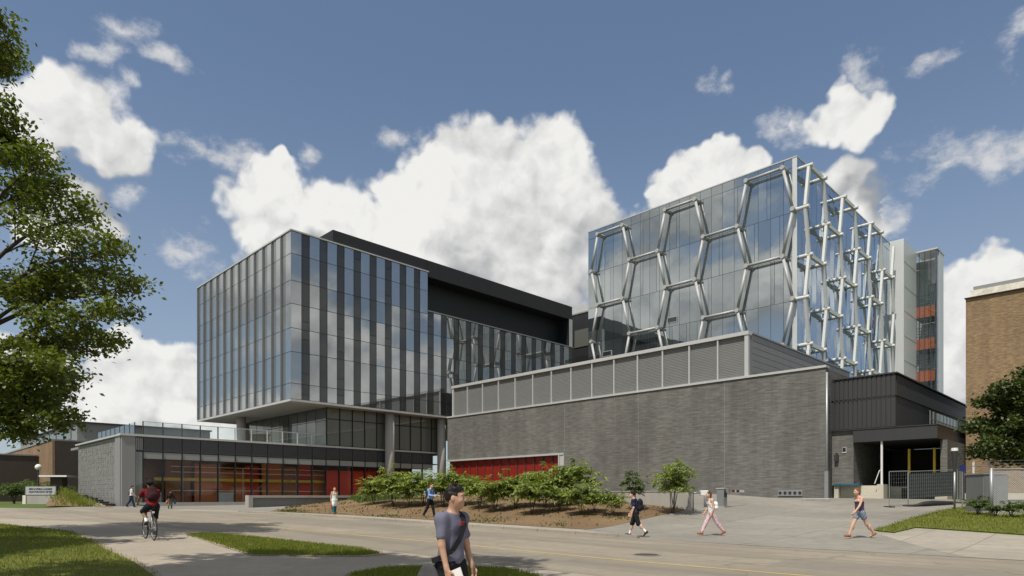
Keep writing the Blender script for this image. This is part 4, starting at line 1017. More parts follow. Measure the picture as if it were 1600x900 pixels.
def shrubs():
    protos = [shrub_proto(1, 2.75, 1.5, sprays=88, leafsize=.30), shrub_proto(2, 2.9, 1.5, sprays=88, leafsize=.30), shrub_proto(3, 2.6, 1.55, sprays=84, leafsize=.30)]; used = set()
    #        base px, py, scale, words
    spots = [(583, 788, .80, 'leftmost tall shrub of the mulch bed, beside the end of the concrete bench'), (614, 791, 1.0, 'tallest pointed shrub, in front of the round concrete column'),
             (640, 793, .82, 'bushy shrub just left of the man in the blue shirt'), (662, 789, .92, 'bushy shrub directly behind the man in the blue shirt'),
             (693, 792, .92, 'tall shrub between the man in blue and the walking man in grey'), (722, 790, .92, 'wide shrub behind the head of the man in the grey T-shirt'),
             (750, 795, .75, 'low shrub just right of the head of the man in the grey T-shirt'), (774, 800, .74, 'leafy shrub in front of the left half of the red window'),
             (806, 794, .88, 'round shrub in front of the middle of the red window'), (832, 804, .80, 'large front shrub below the right half of the red window'), (852, 793, .86, 'shrub below the right end of the red window'),
             (893, 788, 1.05, 'tall shrub just right of the red window frame'), (908, 805, .68, 'front shrub below the blank brick wall, right of the red window'),
             (874, 799, .5, 'small pale shrub tucked beneath the right end of the red window frame'), (958, 806, .52, 'small low shrub next to the man with the black backpack'), (928, 800, .42, 'smallest shrub, between two bigger ones near the low concrete wall')]
    for i, (px, py, s, lab) in enumerate(spots):
        k = i % 3; loc = gp(px, py, 0.02)
        drop(protos[k], loc, i*1.7, s*1.12, lab, 'shrub', 'shrubs planted in the mulch bed', k not in used); used.add(k)
    # two little trees by the low concrete wall
    t = shrub_proto(14, 3.4, 1.35, 'sumac_leaf', 5, 120, 0.22, 'small_tree'); t.location = gp(1052, 803, 0.02)
    tag(t, 'small multi stemmed tree with pale green leaves at the right end of the concrete wall', 'tree')
    t = shrub_proto(15, 2.2, 0.62, 'shrub_leaf', 4, 60, 0.14, 'small_tree'); t.location = gp(990, 798, 0.02); t.scale = (1.15, 1.15, 1.18)
    tag(t, 'small round headed tree right above the man with the black backpack', 'tree')
    # bushes at the far left around the sign
    b = shrub_proto(16, 3.0, 1.9, 'shrub_leaf', 6, 90, 0.3, 'bush')
    for i, (px, Y, s, lab) in enumerate(((22, 62, .95, 'pale green bush left of the name sign'), (58, 72, 1.15, 'large bush behind the middle of the name sign'), (78, 78, .8, 'low bush behind the right end of the name sign'), (104, 70, .85, 'bush between the name sign and the patterned stone wall'))):
        x = (px-800)/FPX*Y; drop(b, (x, Y, G(x, Y)), i*1.3, s, lab, 'bush', 'bushes around the name sign', i == 0)
    # weeds at the foot of the wire fence
    w = shrub_proto(17, 1.3, 0.8, 'shrub_leaf', 5, 40, 0.2, 'weed_bush')
    for i, (px, Y, s, lab) in enumerate(((1528, 29.0, .85, 'bright weedy bush at the left foot of the wire fence'), (1556, 27.8, .6, 'low weeds at the fence corner post'), (1580, 27.2, .68, 'weeds at the foot of the wire fence below the grey cabinet'), (1606, 27, .75, 'weeds at the right edge of the picture'))):
        x = (px-800)/FPX*Y; drop(w, (x, Y, G(x, Y)), i*2.1, s, lab, 'bush', 'weeds along the wire fence', i == 0)
shrubs()
def roof_plants():
    # tops of trees standing behind the pavilion, seen over its roof
    for (px, h, Y, lab) in ((281, 9.6, 98, 'dark spruce top showing over the pavilion roof behind the railing'), (327, 7.9, 98, 'small conifer tip over the pavilion roof, right of the spruce'), (360, 8.0, 97, 'low conifer top over the pavilion roof beside the far column')):
        x = (px-800)/FPX*Y; z0 = G(x, Y); t = Thing('spruce_tree', lab, 'tree', (x, Y, z0))
        MB().tube([(x, Y, z0), (x, Y, z0+h)], [0.2, 0.03], 6).build('trunk', 'bark', t)
        zz = RNG.uniform(0.1, 1, 260)**0.8; a = RNG.uniform(0, 6.28, 260); r = (1-zz)*h*0.24*RNG.uniform(.3, 1, 260)
        c = np.stack([np.cos(a)*r, np.sin(a)*r, zz*h], 1)
        raw_mesh('crown', leaf_cloud(c, 9, (.16, .16, .1), 0.3, 0.3, 0.8, 0.2), 4, 'spruce_needle', t.e)
roof_plants()

# ------------------------------------------------------------------ street furniture
def name_sign():
    Y = 60.0; c = at(66, 780, Y); x, z0 = c.x, G(c.x, Y)-0.03
    t = Thing('name_sign', 'grey name sign with dark lettering on a concrete base on the left lawn', 'sign', (x, Y, z0), R(-6))
    o = Vector((0, 0, 0)); k = dict(off=(0, 0, 0))
    zb = CAMZ+(HY-785.5)/FPX*Y-z0
    def lp(name, mat, *b):
        m = MB(); [m.box(*q) for q in b]; return m.build(name, mat, t, off=(0, 0, 0))
    lp('base', 'concrete', (-1.42, 1.5, -0.2, 0.2, -0.2, zb+0.66)); lp('sunlit_base_end', 'limestone', (-1.75, -1.43, -0.28, 0.25, -0.2, zb+0.68))  # left end of the base is pale, sunlight put into its colour
    p = lp('sign_panel', 'sign_face', (-1.55, 1.5, -0.16, 0.16, zb+0.74, zb+1.5)); lp('frame', 'charcoal_metal', (-1.62, -1.552, -0.18, 0.18, zb+0.68, zb+1.52), (1.502, 1.6, -0.18, 0.18, zb+0.68, zb+1.55), (-1.55, 1.5, -0.15, 0.15, zb+0.67, zb+0.738))
    for i, (s, zz) in enumerate((('MIKE & OPHELIA LAZARIDIS', zb+1.19), ('QUANTUM-NANO CENTRE', zb+0.93))):
        cu = bpy.data.curves.new('lettering', 'FONT'); cu.body = s; cu.size = 0.235; cu.align_x = 'CENTER'; cu.extrude = 0.006; cu.offset = 0.004
        tmp = bpy.data.objects.new('tmp', cu); COL.objects.link(tmp)
        dg = bpy.context.evaluated_depsgraph_get(); me = bpy.data.meshes.new_from_object(tmp.evaluated_get(dg)); bpy.data.objects.remove(tmp)
        me.name = 'lettering'; me.materials.clear()
        o = link('lettering', me, 'lettering', p); o.location = (-0.02, -0.17, zz); o.rotation_euler = (R(90), 0, 0)
        o.scale = (0.80, 1, 1)
name_sign()
def bench_and_walls():
    a, b = gp(389, 793.5), gp(545, 785)
    pa, qa = PQ(a.x, a.y); t = Thing('concrete_bench', 'long low concrete bench with an upright end slab beside the mulch bed', 'bench', (pa, qa, a.z), grid=True)
    d = 11.5; z1 = a.z+1.02
    part(t, 'top_slab', 'concrete', (pa+0.0, pa+d, qa+0.05, qa+0.75, z1-0.2, z1))
    part(t, 'upright', 'concrete', (pa, pa+0.35, qa+0.05, qa+0.75, a.z-0.2, z1-0.201))
    part(t, 'back_wall', 'mid_metal', (pa+0.36, pa+d, qa+0.5, qa+0.74, a.z-0.2, z1-0.202))
    # low retaining wall beside the driveway
    e = gp(1076, 797.0); pe, qe = PQ(e.x, e.y); zt = CAMZ+(HY-768)/FPX*e.y
    w = Thing('concrete_wall', 'low concrete retaining wall between the mulch bed and the driveway, partly in tree shade', 'wall', (pe, qe, e.z), grid=True)
    part(w, 'wall_face', 'concrete', (pe, pe+0.3, qe, qe+6.6, e.z-0.6, zt))
    part(w, 'cap', 'concrete', (pe-0.03, pe+0.33, qe-0.03, qe+6.6, zt+0.002, zt+0.05))
    # stone steps by the pavilion's patterned wall
    s = Thing('stone_steps', 'dark block steps beside a strip of white limestone along the patterned wall', 'steps', (14.0, 66, 0.6), grid=True)
    for i in range(6):
        part(s, 'step', 'charcoal_metal', (14.1, 15.0, 62.6+i*1.9, 64.3+i*1.9, 0.3, 0.92+i*0.15))
    st = part(s, 'limestone_edge', 'limestone', *[(13.2+random.uniform(-.1, .1), 14.05, 61.6+i*1.0, 62.55+i*1.0, 0.3, 0.80+i*0.07+random.uniform(0, .06)) for i in range(11)])
bench_and_walls()
def bank():
    # planted slope climbing beside the steps
    m = MB(); n = 14
    def S_(i, j): q = 61.5+i*1.0; p = 13.15-j*0.62*(1-0.72*i/n); return W(p, q, G(W(p, q).x, W(p, q).y)+0.04+max(0, (i/n)*1.35)*(1-(j/5)**1.5)+random.uniform(0, .05))
    g = [[S_(i, j) for j in range(6)] for i in range(n+1)]
    for i in range(n):
        for j in range(5): m.poly([g[i][j], g[i+1][j], g[i+1][j+1], g[i][j+1]])
    struct(m.build('slope', 'mulch', None, smooth=True))
    pts = []
    for i in range(n+1):
        for j in (0, 1, 2, 3): pts += [g[i][j]+Vector((random.uniform(-.5, .5), random.uniform(-.5, .5), 0)) for _ in range(34 if j < 2 else 8)]
    P = np.array([tuple(p) for p in pts]); m_ = len(P); a = RNG.uniform(0, 6.28, m_); h = RNG.uniform(.2, .55, m_); ww = .035
    q = np.stack([P-np.stack([np.cos(a)*ww, np.sin(a)*ww, 0*a], -1), P+np.stack([np.cos(a)*ww, np.sin(a)*ww, 0*a], -1), P+np.stack([RNG.normal(0, .12, m_), RNG.normal(0, .12, m_), h], -1)], 1)
    tag(raw_mesh('slope_grass', q, 3, 'grass_blade'), 'tall grass growing on the slope beside the stone steps', 'grass', None, 'stuff')
bank()
def street_bits():
    for (px, py, lab) in ((1010, 868, 'round iron manhole cover in the road below the man with the black backpack'), (430, 818, 'round iron manhole cover in the far road, left of the woman in mint')):
        g = gp(px, py, 0.010); t = Thing('manhole_cover', lab, 'manhole cover', tuple(g))
        MB().tube([(0, 0, -.02), (0, 0, 0.012)], 0.36, 24).build('ring', 'mid_metal', t, off=(0, 0, 0)); m = MB(); m.tube([(0, 0, -.01), (0, 0, 0.016)], 0.30, 24)
        m.build('lid', 'dark_brown', t, off=(0, 0, 0))
street_bits()
def gate():
    a = gp(1128, 792.5); f = 1.0
    Y = a.y; u = Y/FPX                                            # metres per photo pixel there
    t = Thing('barrier_gate', 'grey parking barrier cabinet with a striped red and white arm', 'gate', (a.x, a.y, a.z), R(45))
    def lp(name, mat, *b, par=None):
        m = MB(); [m.box(*q) for q in b]; return m.build(name, mat, par or t, off=(0, 0, 0))
    h = 28.5*u
    c = lp('cabinet', 'galvanised', (-0.2, 0.2, -0.2, 0.2, 0.05, h)); lp('cabinet_lid', 'light_metal', (-0.23, 0.23, -0.23, 0.23, h+.001, h+0.05)); lp('plinth', 'concrete', (-0.28, 0.28, -0.28, 0.28, -0.1, 0.049))
    lp('control_panel', 'black_metal', (-0.12, 0.12, -0.215, -0.202, h*0.55, h*0.9))
    arm = MB()
    seg = [('black_metal', 0.0, 0.12), ('white_paint', 0.121, 0.2), ('red_panel', 0.201, 0.62), ('white_paint', 0.621, 0.8), ('black_metal', 0.801, 1.15), ('white_paint', 1.151, 1.75)]
    first = None
    for m_, x0, x1 in seg:
        o = MB().box(0.22+x0, 0.22+x1, -0.33, -0.27, h-0.17, h-0.05).build('arm_stripe', m_, t, off=(0, 0, 0))
    lp('arm_rest', 'galvanised', (0.02, 0.2, -0.36, -0.202, h-0.2, h-0.02))
    # card reader on a bent post
    r = gp(1083, 799.5); t2 = Thing('card_reader', 'card reader box on a bent pole beside the parking barrier', 'card reader', (r.x, r.y, r.z), R(0)); ur = r.y/FPX
    hh = 30*ur
    MB().tube([(0, 0, 0), (0, 0, hh-.12), (0.05, 0, hh-0.03), (0.15, 0, hh), (0.42, 0, hh)], 0.035, 8).build('pole', 'galvanised', t2, off=(0, 0, 0), smooth=True)
    MB().box(0.36, 0.74, -0.14, 0.14, hh-0.16, hh+0.10).build('reader_box', 'white_paint', t2, off=(0, 0, 0), bevel=0.02)
    MB().box(0.745, 0.80, -0.13, 0.13, hh-0.15, hh+0.09).build('reader_face', 'black_metal', t2, off=(0, 0, 0))
    MB().box(-0.14, 0.14, -0.14, 0.14, -0.05, 0.03).build('foot_plate', 'galvanised', t2, off=(0, 0, 0))
    # bollards
    for (px, py, hp, lab) in ((1102.5, 794.5, 25, 'grey bollard just left of the parking barrier behind the woman in white'), (1132.5, 792, 24, 'grey bollard just right of the parking barrier cabinet')):
        b = gp(px, py); ub = b.y/FPX; tb = Thing('bollard', lab, 'bollard', tuple(b), 0, 'bollards at the parking barrier')
        MB().tube([(0, 0, -0.1), (0, 0, hp*ub-0.05), (0, 0, hp*ub)], [0.09, 0.09, 0.04], 12).build('post', 'mid_metal', tb, off=(0, 0, 0), smooth=True)
        MB().tube([(0, 0, -0.05), (0, 0, 0.06)], 0.13, 12).build('collar', 'concrete', tb, off=(0, 0, 0))
    # kerb stop by the corner
    k = gp(1275, 783.5); tk = Thing('wheel_stop', 'pale concrete wheel stop on the driveway by the brick corner', 'wheel stop', tuple(k), R(12))
    MB().box(-0.95, 0.95, -0.16, 0.16, -0.05, 0.2).build('body', 'concrete', tk, off=(0, 0, 0), bevel=0.05)
gate()
def fences():
    # temporary construction fence
    def panel(label, a, b, h, mat_mesh=None, clothed=True, group='temporary fence panels before the loading dock'):
        a, b = Vector(a), Vector(b); t = Thing('fence_panel', label, 'fence', tuple(a), 0, group); d = b-a; L = d.length; d.normalize()
        def P(u, z): return Vector((0, 0, z))+d*u
        fr = MB()
        for u in (0, L): fr.tube([P(u, 0.02), P(u, h)], 0.024, 6)
        fr.tube([P(0, h), P(L, h)], 0.024, 6); fr.tube([P(0, 0.12), P(L, 0.12)], 0.022, 6); fr.build('frame', 'galvanised', t, off=(0, 0, 0))
        m = MB(); n = int(L/0.16)
        for i in range(1, n): m.tube([P(L*i/n, 0.12), P(L*i/n, h)], 0.0028, 3, False)
        nz = int(h/0.2)
        for i in range(1, nz): m.tube([P(0, 0.12+(h-.12)*i/nz), P(L, 0.12+(h-.12)*i/nz)], 0.003, 3, False)
        m.build('wire_mesh', 'wire_grey', t, off=(0, 0, 0))
        if clothed:
            s = d.cross(Vector((0, 0, 1)))*-0.03
            c = MB(); c.hull8([P(0.05, .45)+s, P(L-.05, .45)+s, P(L-.05, .45)+s*1.3, P(.05, .45)+s*1.3, P(0.05, h-.1)+s, P(L-.05, h-.1)+s, P(L-.05, h-.1)+s*1.3, P(.05, h-.1)+s*1.3]); c.build('screen_cloth', 'green_mesh', t, off=(0, 0, 0))
        for u in (0.0, L):
            q = P(u, 0); MB().box(q.x-0.12, q.x+0.12, q.y-0.35, q.y+0.35, -0.02, 0.07).build('foot', 'rubber', t, off=(0, 0, 0))
    A = gp(1389.5, 793); B = gp(1418.5, 791.5); C = at(1496, 787, B.y+1.5); C.z = G(C.x, C.y)
    panel('short temporary wire fence panel standing at the driveway end of the row', A, B, 1.98, clothed=False)
    D = B+Vector((0.06, 0.05, 0)); D.z = G(D.x, D.y)
    panel('long temporary fence panel hung with dark green screen cloth', D, C, 1.95)
    E = at(1500, 790, C.y-0.2); E.z = G(E.x, E.y); F = at(1547, 790, E.y-2.2); F.z = G(F.x, F.y)
    panel('bare wire fence panel between the lamp post and the barbed wire fence', E, F, 2.15, clothed=False)
    lg = Thing('cloth_roll', 'long black rolled cloth lying at the foot of the fence panels', 'roll', (B.x, B.y-0.5, B.z), 0)
    MB().tube([(0.0, 0, 0.05), (0.6, 0.1, 0.14), (1.2, 0.3, 0.18), (2.7, 0.8, 0.16)], [0.05, 0.14, 0.16, 0.13], 8).build('roll', 'rubber', lg, off=(0, 0, 0), smooth=True)
    # chain link enclosure with barbed wire
    K = at(1549, 793, 28.5); K.z = G(K.x, K.y); Lp = K+Vector((5.5, -1.0, 0))
    t = Thing('wire_fence', 'galvanised chain link fence with slanting barbed wire arms at the right edge', 'fence', tuple(K))
    d = (Lp-K); LL_ = d.length; d.normalize(); h = 2.05
    def P(u, z): return d*u+Vector((0, 0, z))
    for u in (0, 1.62, 3.24, 4.86):
        MB().tube([P(u, -.1), P(u, h+.05)], 0.05 if u else 0.075, 8).build('post', 'galvanised', t, off=(0, 0, 0), smooth=True)
        MB().tube([P(u, h+.02), P(u, h+.42)+Vector((-0.30, -0.1, 0))], 0.03, 6).build('barb_arm', 'galvanised', t, off=(0, 0, 0))
    MB().tube([P(0, h), P(LL_, h)], 0.035, 8).build('top_rail', 'galvanised', t, off=(0, 0, 0))
    w = MB()
    for i in range(3): w.tube([P(0, h+.12+i*.13)+Vector((-.09*(i+1), -.03*i, 0)), P(LL_, h+.12+i*.13)+Vector((-.09*(i+1), -.03*i, 0))], 0.008, 3, False)
    w.build('barbed_wire', 'galvanised', t, off=(0, 0, 0))
    m = MB(); s = 0.10; n = int((LL_+h)/s)
    for i in range(n):
        u0 = i*s-h
        a0, a1 = max(u0, 0), min(u0+h, LL_)
        if a1 > a0: m.tube([P(a0, a0-u0), P(a1, a1-u0)], 0.0055, 3, False); m.tube([P(a0, h-(a0-u0)), P(a1, h-(a1-u0))], 0.0055, 3, False)
    m.build('chain_link', 'wire_grey', t, off=(0, 0, 0))
    # grey cabinet behind the fence
    c = Thing('utility_cabinet', 'grey steel utility cabinet inside the wire fence', 'cabinet', (K.x+0.75, K.y+1.5, G(K.x+.75, K.y+1.5)), 0)
    MB().box(0, 1.15, 0, 1.2, 0.1, 1.8).build('body', 'cabinet_grey', c, off=(0, 0, 0), bevel=0.03); MB().box(-0.04, 1.19, -0.04, 1.24, 1.802, 1.87).build('lid', 'galvanised', c, off=(0, 0, 0)); MB().box(-.1, 1.25, -.1, 1.3, -.2, .099).build('pad', 'concrete', c, off=(0, 0, 0))
    for i in range(2): MB().box(0.04+i*0.54, 0.56+i*0.54, -0.03, -0.002, 0.2, 1.72).build('door', 'cabinet_grey', c, off=(0, 0, 0))
    # lamp post and sign
    p = at(1491.5, 792, 32.5); p.z = G(p.x, p.y)
    l = Thing('street_lamp', 'short lamp post with a dark conical shade in front of the loading dock', 'lamp', tuple(p)); H_ = CAMZ+(HY-700)/FPX*32.5-p.z
    MB().tube([(0, 0, 0), (0, 0, H_*0.62)], 0.05, 8).build('post', 'galvanised', l, off=(0, 0, 0), smooth=True)
    MB().tube([(0, 0, H_*0.62), (0, 0, H_*0.95)], [0.06, 0.15], 12).build('lamp_shade', 'charcoal_metal', l, off=(0, 0, 0)); MB().tube([(0, 0, H_*0.952), (0, 0, H_)], [0.155, 0.15], 12).build('cap', 'white_paint', l, off=(0, 0, 0))
    s_ = at(1503.5, 793, 34); s_.z = G(s_.x, s_.y); sg = Thing('post_sign', 'small dark blue sign on a thin post beside the lamp post', 'sign', tuple(s_))
    hs = CAMZ+(HY-727)/FPX*34-s_.z
    MB().tube([(0, 0, 0), (0, 0, hs)], 0.03, 6).build('post', 'galvanised', sg, off=(0, 0, 0)); MB().box(-0.17, 0.17, -0.05, -0.031, hs-0.3, hs).build('sign_plate', 'blue_plastic', sg, off=(0, 0, 0))
    # short pole light and flat canopy shelter at far left
    g = at(92, 770, 66); gz = G(g.x, 66); sh = Thing('shelter', 'small flat roofed shelter on a dark pier behind the name sign', 'shelter', (g.x, 66, gz))
    zr = CAMZ+(HY-743)/FPX*66-gz
    MB().box(-1.4, 1.4, -0.9, 0.9, zr-0.16, zr).build('roof', 'white_paint', sh, off=(0, 0, 0)); MB().box(-0.6, 0.6, -0.4, 0.4, 0, zr-0.161).build('pier', 'dark_brown', sh, off=(0, 0, 0))
    g = at(60, 730, 70); gz = G(g.x, 70); gl = Thing('globe_lamp', 'white globe lamp on a dark post behind the bushes', 'lamp', (g.x, 70, gz)); zr = g.z-gz
    MB().tube([(0, 0, 0), (0, 0, zr-.3)], 0.08, 8).build('post', 'charcoal_metal', gl, off=(0, 0, 0)); MB().ball((0, 0, zr), 0.33, 14).build('globe', 'white_paint', gl, off=(0, 0, 0), smooth=True)
    wf = Thing('wooden_fence', 'low brown picket fence between the sign and the patterned wall', 'fence', tuple(at(92, 776, 68)), R(15)); wf.e.location.z = G(wf.e.location.x, 68)
    m = MB()
    for i in range(12): m.box(i*0.26, i*0.26+0.1, -0.02, 0.02, 0, 1.05)
    m.build('picket', 'dirt', wf, off=(0, 0, 0)); MB().box(-.05, 3.2, 0.021, 0.06, 0.75, 0.85).build('rail', 'dirt', wf, off=(0, 0, 0))
fences()
#@@NEXT
# ------------------------------------------------------------------ people (signed-distance bodies meshed with surface nets)
class SDF:
    def __init__(s, lo, hi, h):
        s.lo = np.array(lo, np.float32); s.h = h; s.n = np.ceil((np.array(hi)-s.lo)/h).astype(int)+1
        s.ax = [s.lo[i]+np.arange(s.n[i], dtype=np.float32)*h for i in range(3)]
        s.d = np.full(s.n, 0.5, np.float32)
    def win(s, lo, hi, pad):
        a = [max(0, int((lo[i]-pad-s.lo[i])/s.h)) for i in range(3)]; b = [min(s.n[i], int((hi[i]+pad-s.lo[i])/s.h)+2) for i in range(3)]
        if any(b[i] <= a[i] for i in range(3)): return None
        sl = tuple(slice(a[i], b[i]) for i in range(3))
        return sl, s.ax[0][sl[0]][:, None, None], s.ax[1][sl[1]][None, :, None], s.ax[2][sl[2]][None, None, :]
    def join(s, sl, v, k):
        a = s.d[sl]
        if k > 0:
            hh = np.clip(k-np.abs(a-v), 0, None)/k; s.d[sl] = np.minimum(a, v)-hh*hh*k*0.25
        else: s.d[sl] = np.minimum(a, v)
    def cap(s, a, b, ra, rb, k=0.03):
        a = np.array(a, np.float32); b = np.array(b, np.float32); r = max(ra, rb)
        w = s.win(np.minimum(a, b)-r, np.maximum(a, b)+r, k+2*s.h)
        if w is None: return s
        sl, x, y, z = w; e = b-a; L2 = float(e@e)+1e-9
        t = np.clip(((x-a[0])*e[0]+(y-a[1])*e[1]+(z-a[2])*e[2])/L2, 0, 1)
        d = np.sqrt((x-a[0]-t*e[0])**2+(y-a[1]-t*e[1])**2+(z-a[2]-t*e[2])**2)-(ra+(rb-ra)*t)
        s.join(sl, d, k); return s
    def ell(s, c, r, k=0.03, m=None):
        c = np.array(c, np.float32); r = np.array(r, np.float32); R_ = float(r.max())
        w = s.win(c-R_, c+R_, k+2*s.h)
        if w is None: return s
        sl, x, y, z = w; x, y, z = x-c[0], y-c[1], z-c[2]
        if m is not None:
            m = np.array(m, np.float32).T
            x, y, z = m[0, 0]*x+m[0, 1]*y+m[0, 2]*z, m[1, 0]*x+m[1, 1]*y+m[1, 2]*z, m[2, 0]*x+m[2, 1]*y+m[2, 2]*z
        k0 = np.sqrt((x/r[0])**2+(y/r[1])**2+(z/r[2])**2); k1 = np.sqrt((x/r[0]**2)**2+(y/r[1]**2)**2+(z/r[2]**2)**2)+1e-6
        s.join(sl, k0*(k0-1)/k1, k); return s
    def cut(s, p, n):
        """remove what lies on the side n points to"""
        n = np.array(n, np.float32); n /= np.linalg.norm(n)
        v = (s.ax[0][:, None, None]-p[0])*n[0]+(s.ax[1][None, :, None]-p[1])*n[1]+(s.ax[2][None, None, :]-p[2])*n[2]
        s.d = np.maximum(s.d, v); return s
    def minus(s, o): s.d = np.maximum(s.d, -o.d); return s
    def noise(s, amp, f, seed=0):
        r = np.random.default_rng(seed)
        for i in range(4):
            kx, ky, kz = r.normal(0, f, 3); s.d = s.d+amp*np.sin(s.ax[0][:, None, None]*kx+s.ax[1][None, :, None]*ky+s.ax[2][None, None, :]*kz+r.uniform(0, 6))
        return s
    def mesh(s, name):
        d = s.d; d[0], d[-1] = 1, 1; d[:, 0], d[:, -1] = 1, 1; d[:, :, 0], d[:, :, -1] = 1, 1
        ins = d < 0; nx, ny, nz = d.shape
        cnt = np.zeros((nx-1, ny-1, nz-1), np.int8)
        for i in (0, 1):
            for j in (0, 1):
                for k in (0, 1): cnt += ins[i:nx-1+i, j:ny-1+j, k:nz-1+k]
        act = (cnt > 0) & (cnt < 8); I = np.argwhere(act); vid = np.full(act.shape, -1, np.int32); vid[act] = np.arange(len(I))
        acc = np.zeros((len(I), 3), np.float32); num = np.zeros(len(I), np.float32)
        cs = [(0,0,0),(1,0,0),(0,1,0),(1,1,0),(0,0,1),(1,0,1),(0,1,1),(1,1,1)]
        val = [d[I[:, 0]+a, I[:, 1]+b, I[:, 2]+c] for a, b, c in cs]
        for e0 in range(8):
            for ax in range(3):
                if cs[e0][ax]: continue
                t_ = list(cs[e0]); t_[ax] = 1; e1 = cs.index(tuple(t_))
                v0, v1 = val[e0], val[e1]; m = (v0 < 0) != (v1 < 0)
                t = np.where(m, v0/np.where(v0 == v1, 1, v0-v1), 0)
                p = np.array(cs[e0], np.float32)[None, :]+np.zeros((len(I), 3), np.float32); p[:, ax] += t
                acc += p*m[:, None]; num += m
        V = (I+acc/np.maximum(num, 1)[:, None])*s.h+s.lo
        F = []
        for ax in range(3):
            o1, o2 = (ax+1) % 3, (ax+2) % 3
            sl0 = [slice(1, -1)]*3; sl1 = [slice(1, -1)]*3; sl0[ax] = slice(0, -1); sl1[ax] = slice(1, None)
            a = ins[tuple(sl0)]; b = ins[tuple(sl1)]; ch = np.argwhere(a != b)
            if not len(ch): continue
            fl = a[ch[:, 0], ch[:, 1], ch[:, 2]]
            base = ch.copy(); base[:, o1] += 1; base[:, o2] += 1        # grid index of the edge start
            q = []
            for (da, db) in ((-1, -1), (0, -1), (0, 0), (-1, 0)):
                c = base.copy(); c[:, o1] += da; c[:, o2] += db; q.append(vid[c[:, 0], c[:, 1], c[:, 2]])
            q = np.stack(q, 1); q[~fl] = q[~fl][:, ::-1]; F.append(q)
        F = np.concatenate(F); F = F[(F >= 0).all(1)]
        me = bpy.data.meshes.new(name); me.vertices.add(len(V)); me.vertices.foreach_set('co', V.astype(np.float32).ravel())
        me.loops.add(F.size); me.loops.foreach_set('vertex_index', F.astype(np.int32).ravel())
        me.polygons.add(len(F)); me.polygons.foreach_set('loop_start', np.arange(0, F.size, 4, dtype=np.int32)); me.update(calc_edges=True)
        return me
def cloth(name, col, rough=0.85, var=0.12):
    if name not in M: surf(name, col, rough, 0, var, 6, 60, 0.25, bscale=14, spec=0.2)
    return name
def skinmat(name, col):
    if name not in M: surf(name, col, 0.5, 0, 0.06, 9, 60, spec=0.35)
    return name
skinmat('skin_light', (0.55, 0.34, 0.24)); skinmat('skin_tan', (0.42, 0.25, 0.165)); skinmat('skin_brown', (0.26, 0.15, 0.10))
cloth('hair_black', (0.012, 0.010, 0.009), 0.55); cloth('hair_brown', (0.09, 0.042, 0.02), 0.55); cloth('hair_auburn', (0.17, 0.07, 0.03), 0.5)
cloth('grey_tee', (0.135, 0.135, 0.185), 0.9, 0.06); cloth('black_cloth', (0.014, 0.014, 0.017)); cloth('navy_cloth', (0.02, 0.028, 0.06)); cloth('white_cloth', (0.72, 0.72, 0.72))
cloth('blue_shirt', (0.20, 0.30, 0.52)); cloth('pink_cloth', (0.60, 0.42, 0.46)); cloth('plum_cloth', (0.085, 0.065, 0.11)); cloth('denim', (0.19, 0.23, 0.30)); cloth('red_cloth', (0.15, 0.010, 0.013)); cloth('maroon_cloth', (0.035, 0.010, 0.014))
cloth('mint_cloth', (0.60, 0.70, 0.62)); cloth('teal_cloth', (0.015, 0.12, 0.16)); cloth('sock_white', (0.75, 0.75, 0.73)); cloth('olive_cloth', (0.10, 0.095, 0.07)); cloth('tan_leather', (0.30, 0.12, 0.06)); cloth('orange_cloth', (0.55, 0.17, 0.08)); cloth('grey_cloth', (0.055, 0.055, 0.058))
cloth('eye_white', (0.65, 0.63, 0.6), 0.3); cloth('eye_dark', (0.015, 0.01, 0.008), 0.3); cloth('lip_skin', (0.36, 0.15, 0.12), 0.5); cloth('red_print', (0.45, 0.04, 0.05))

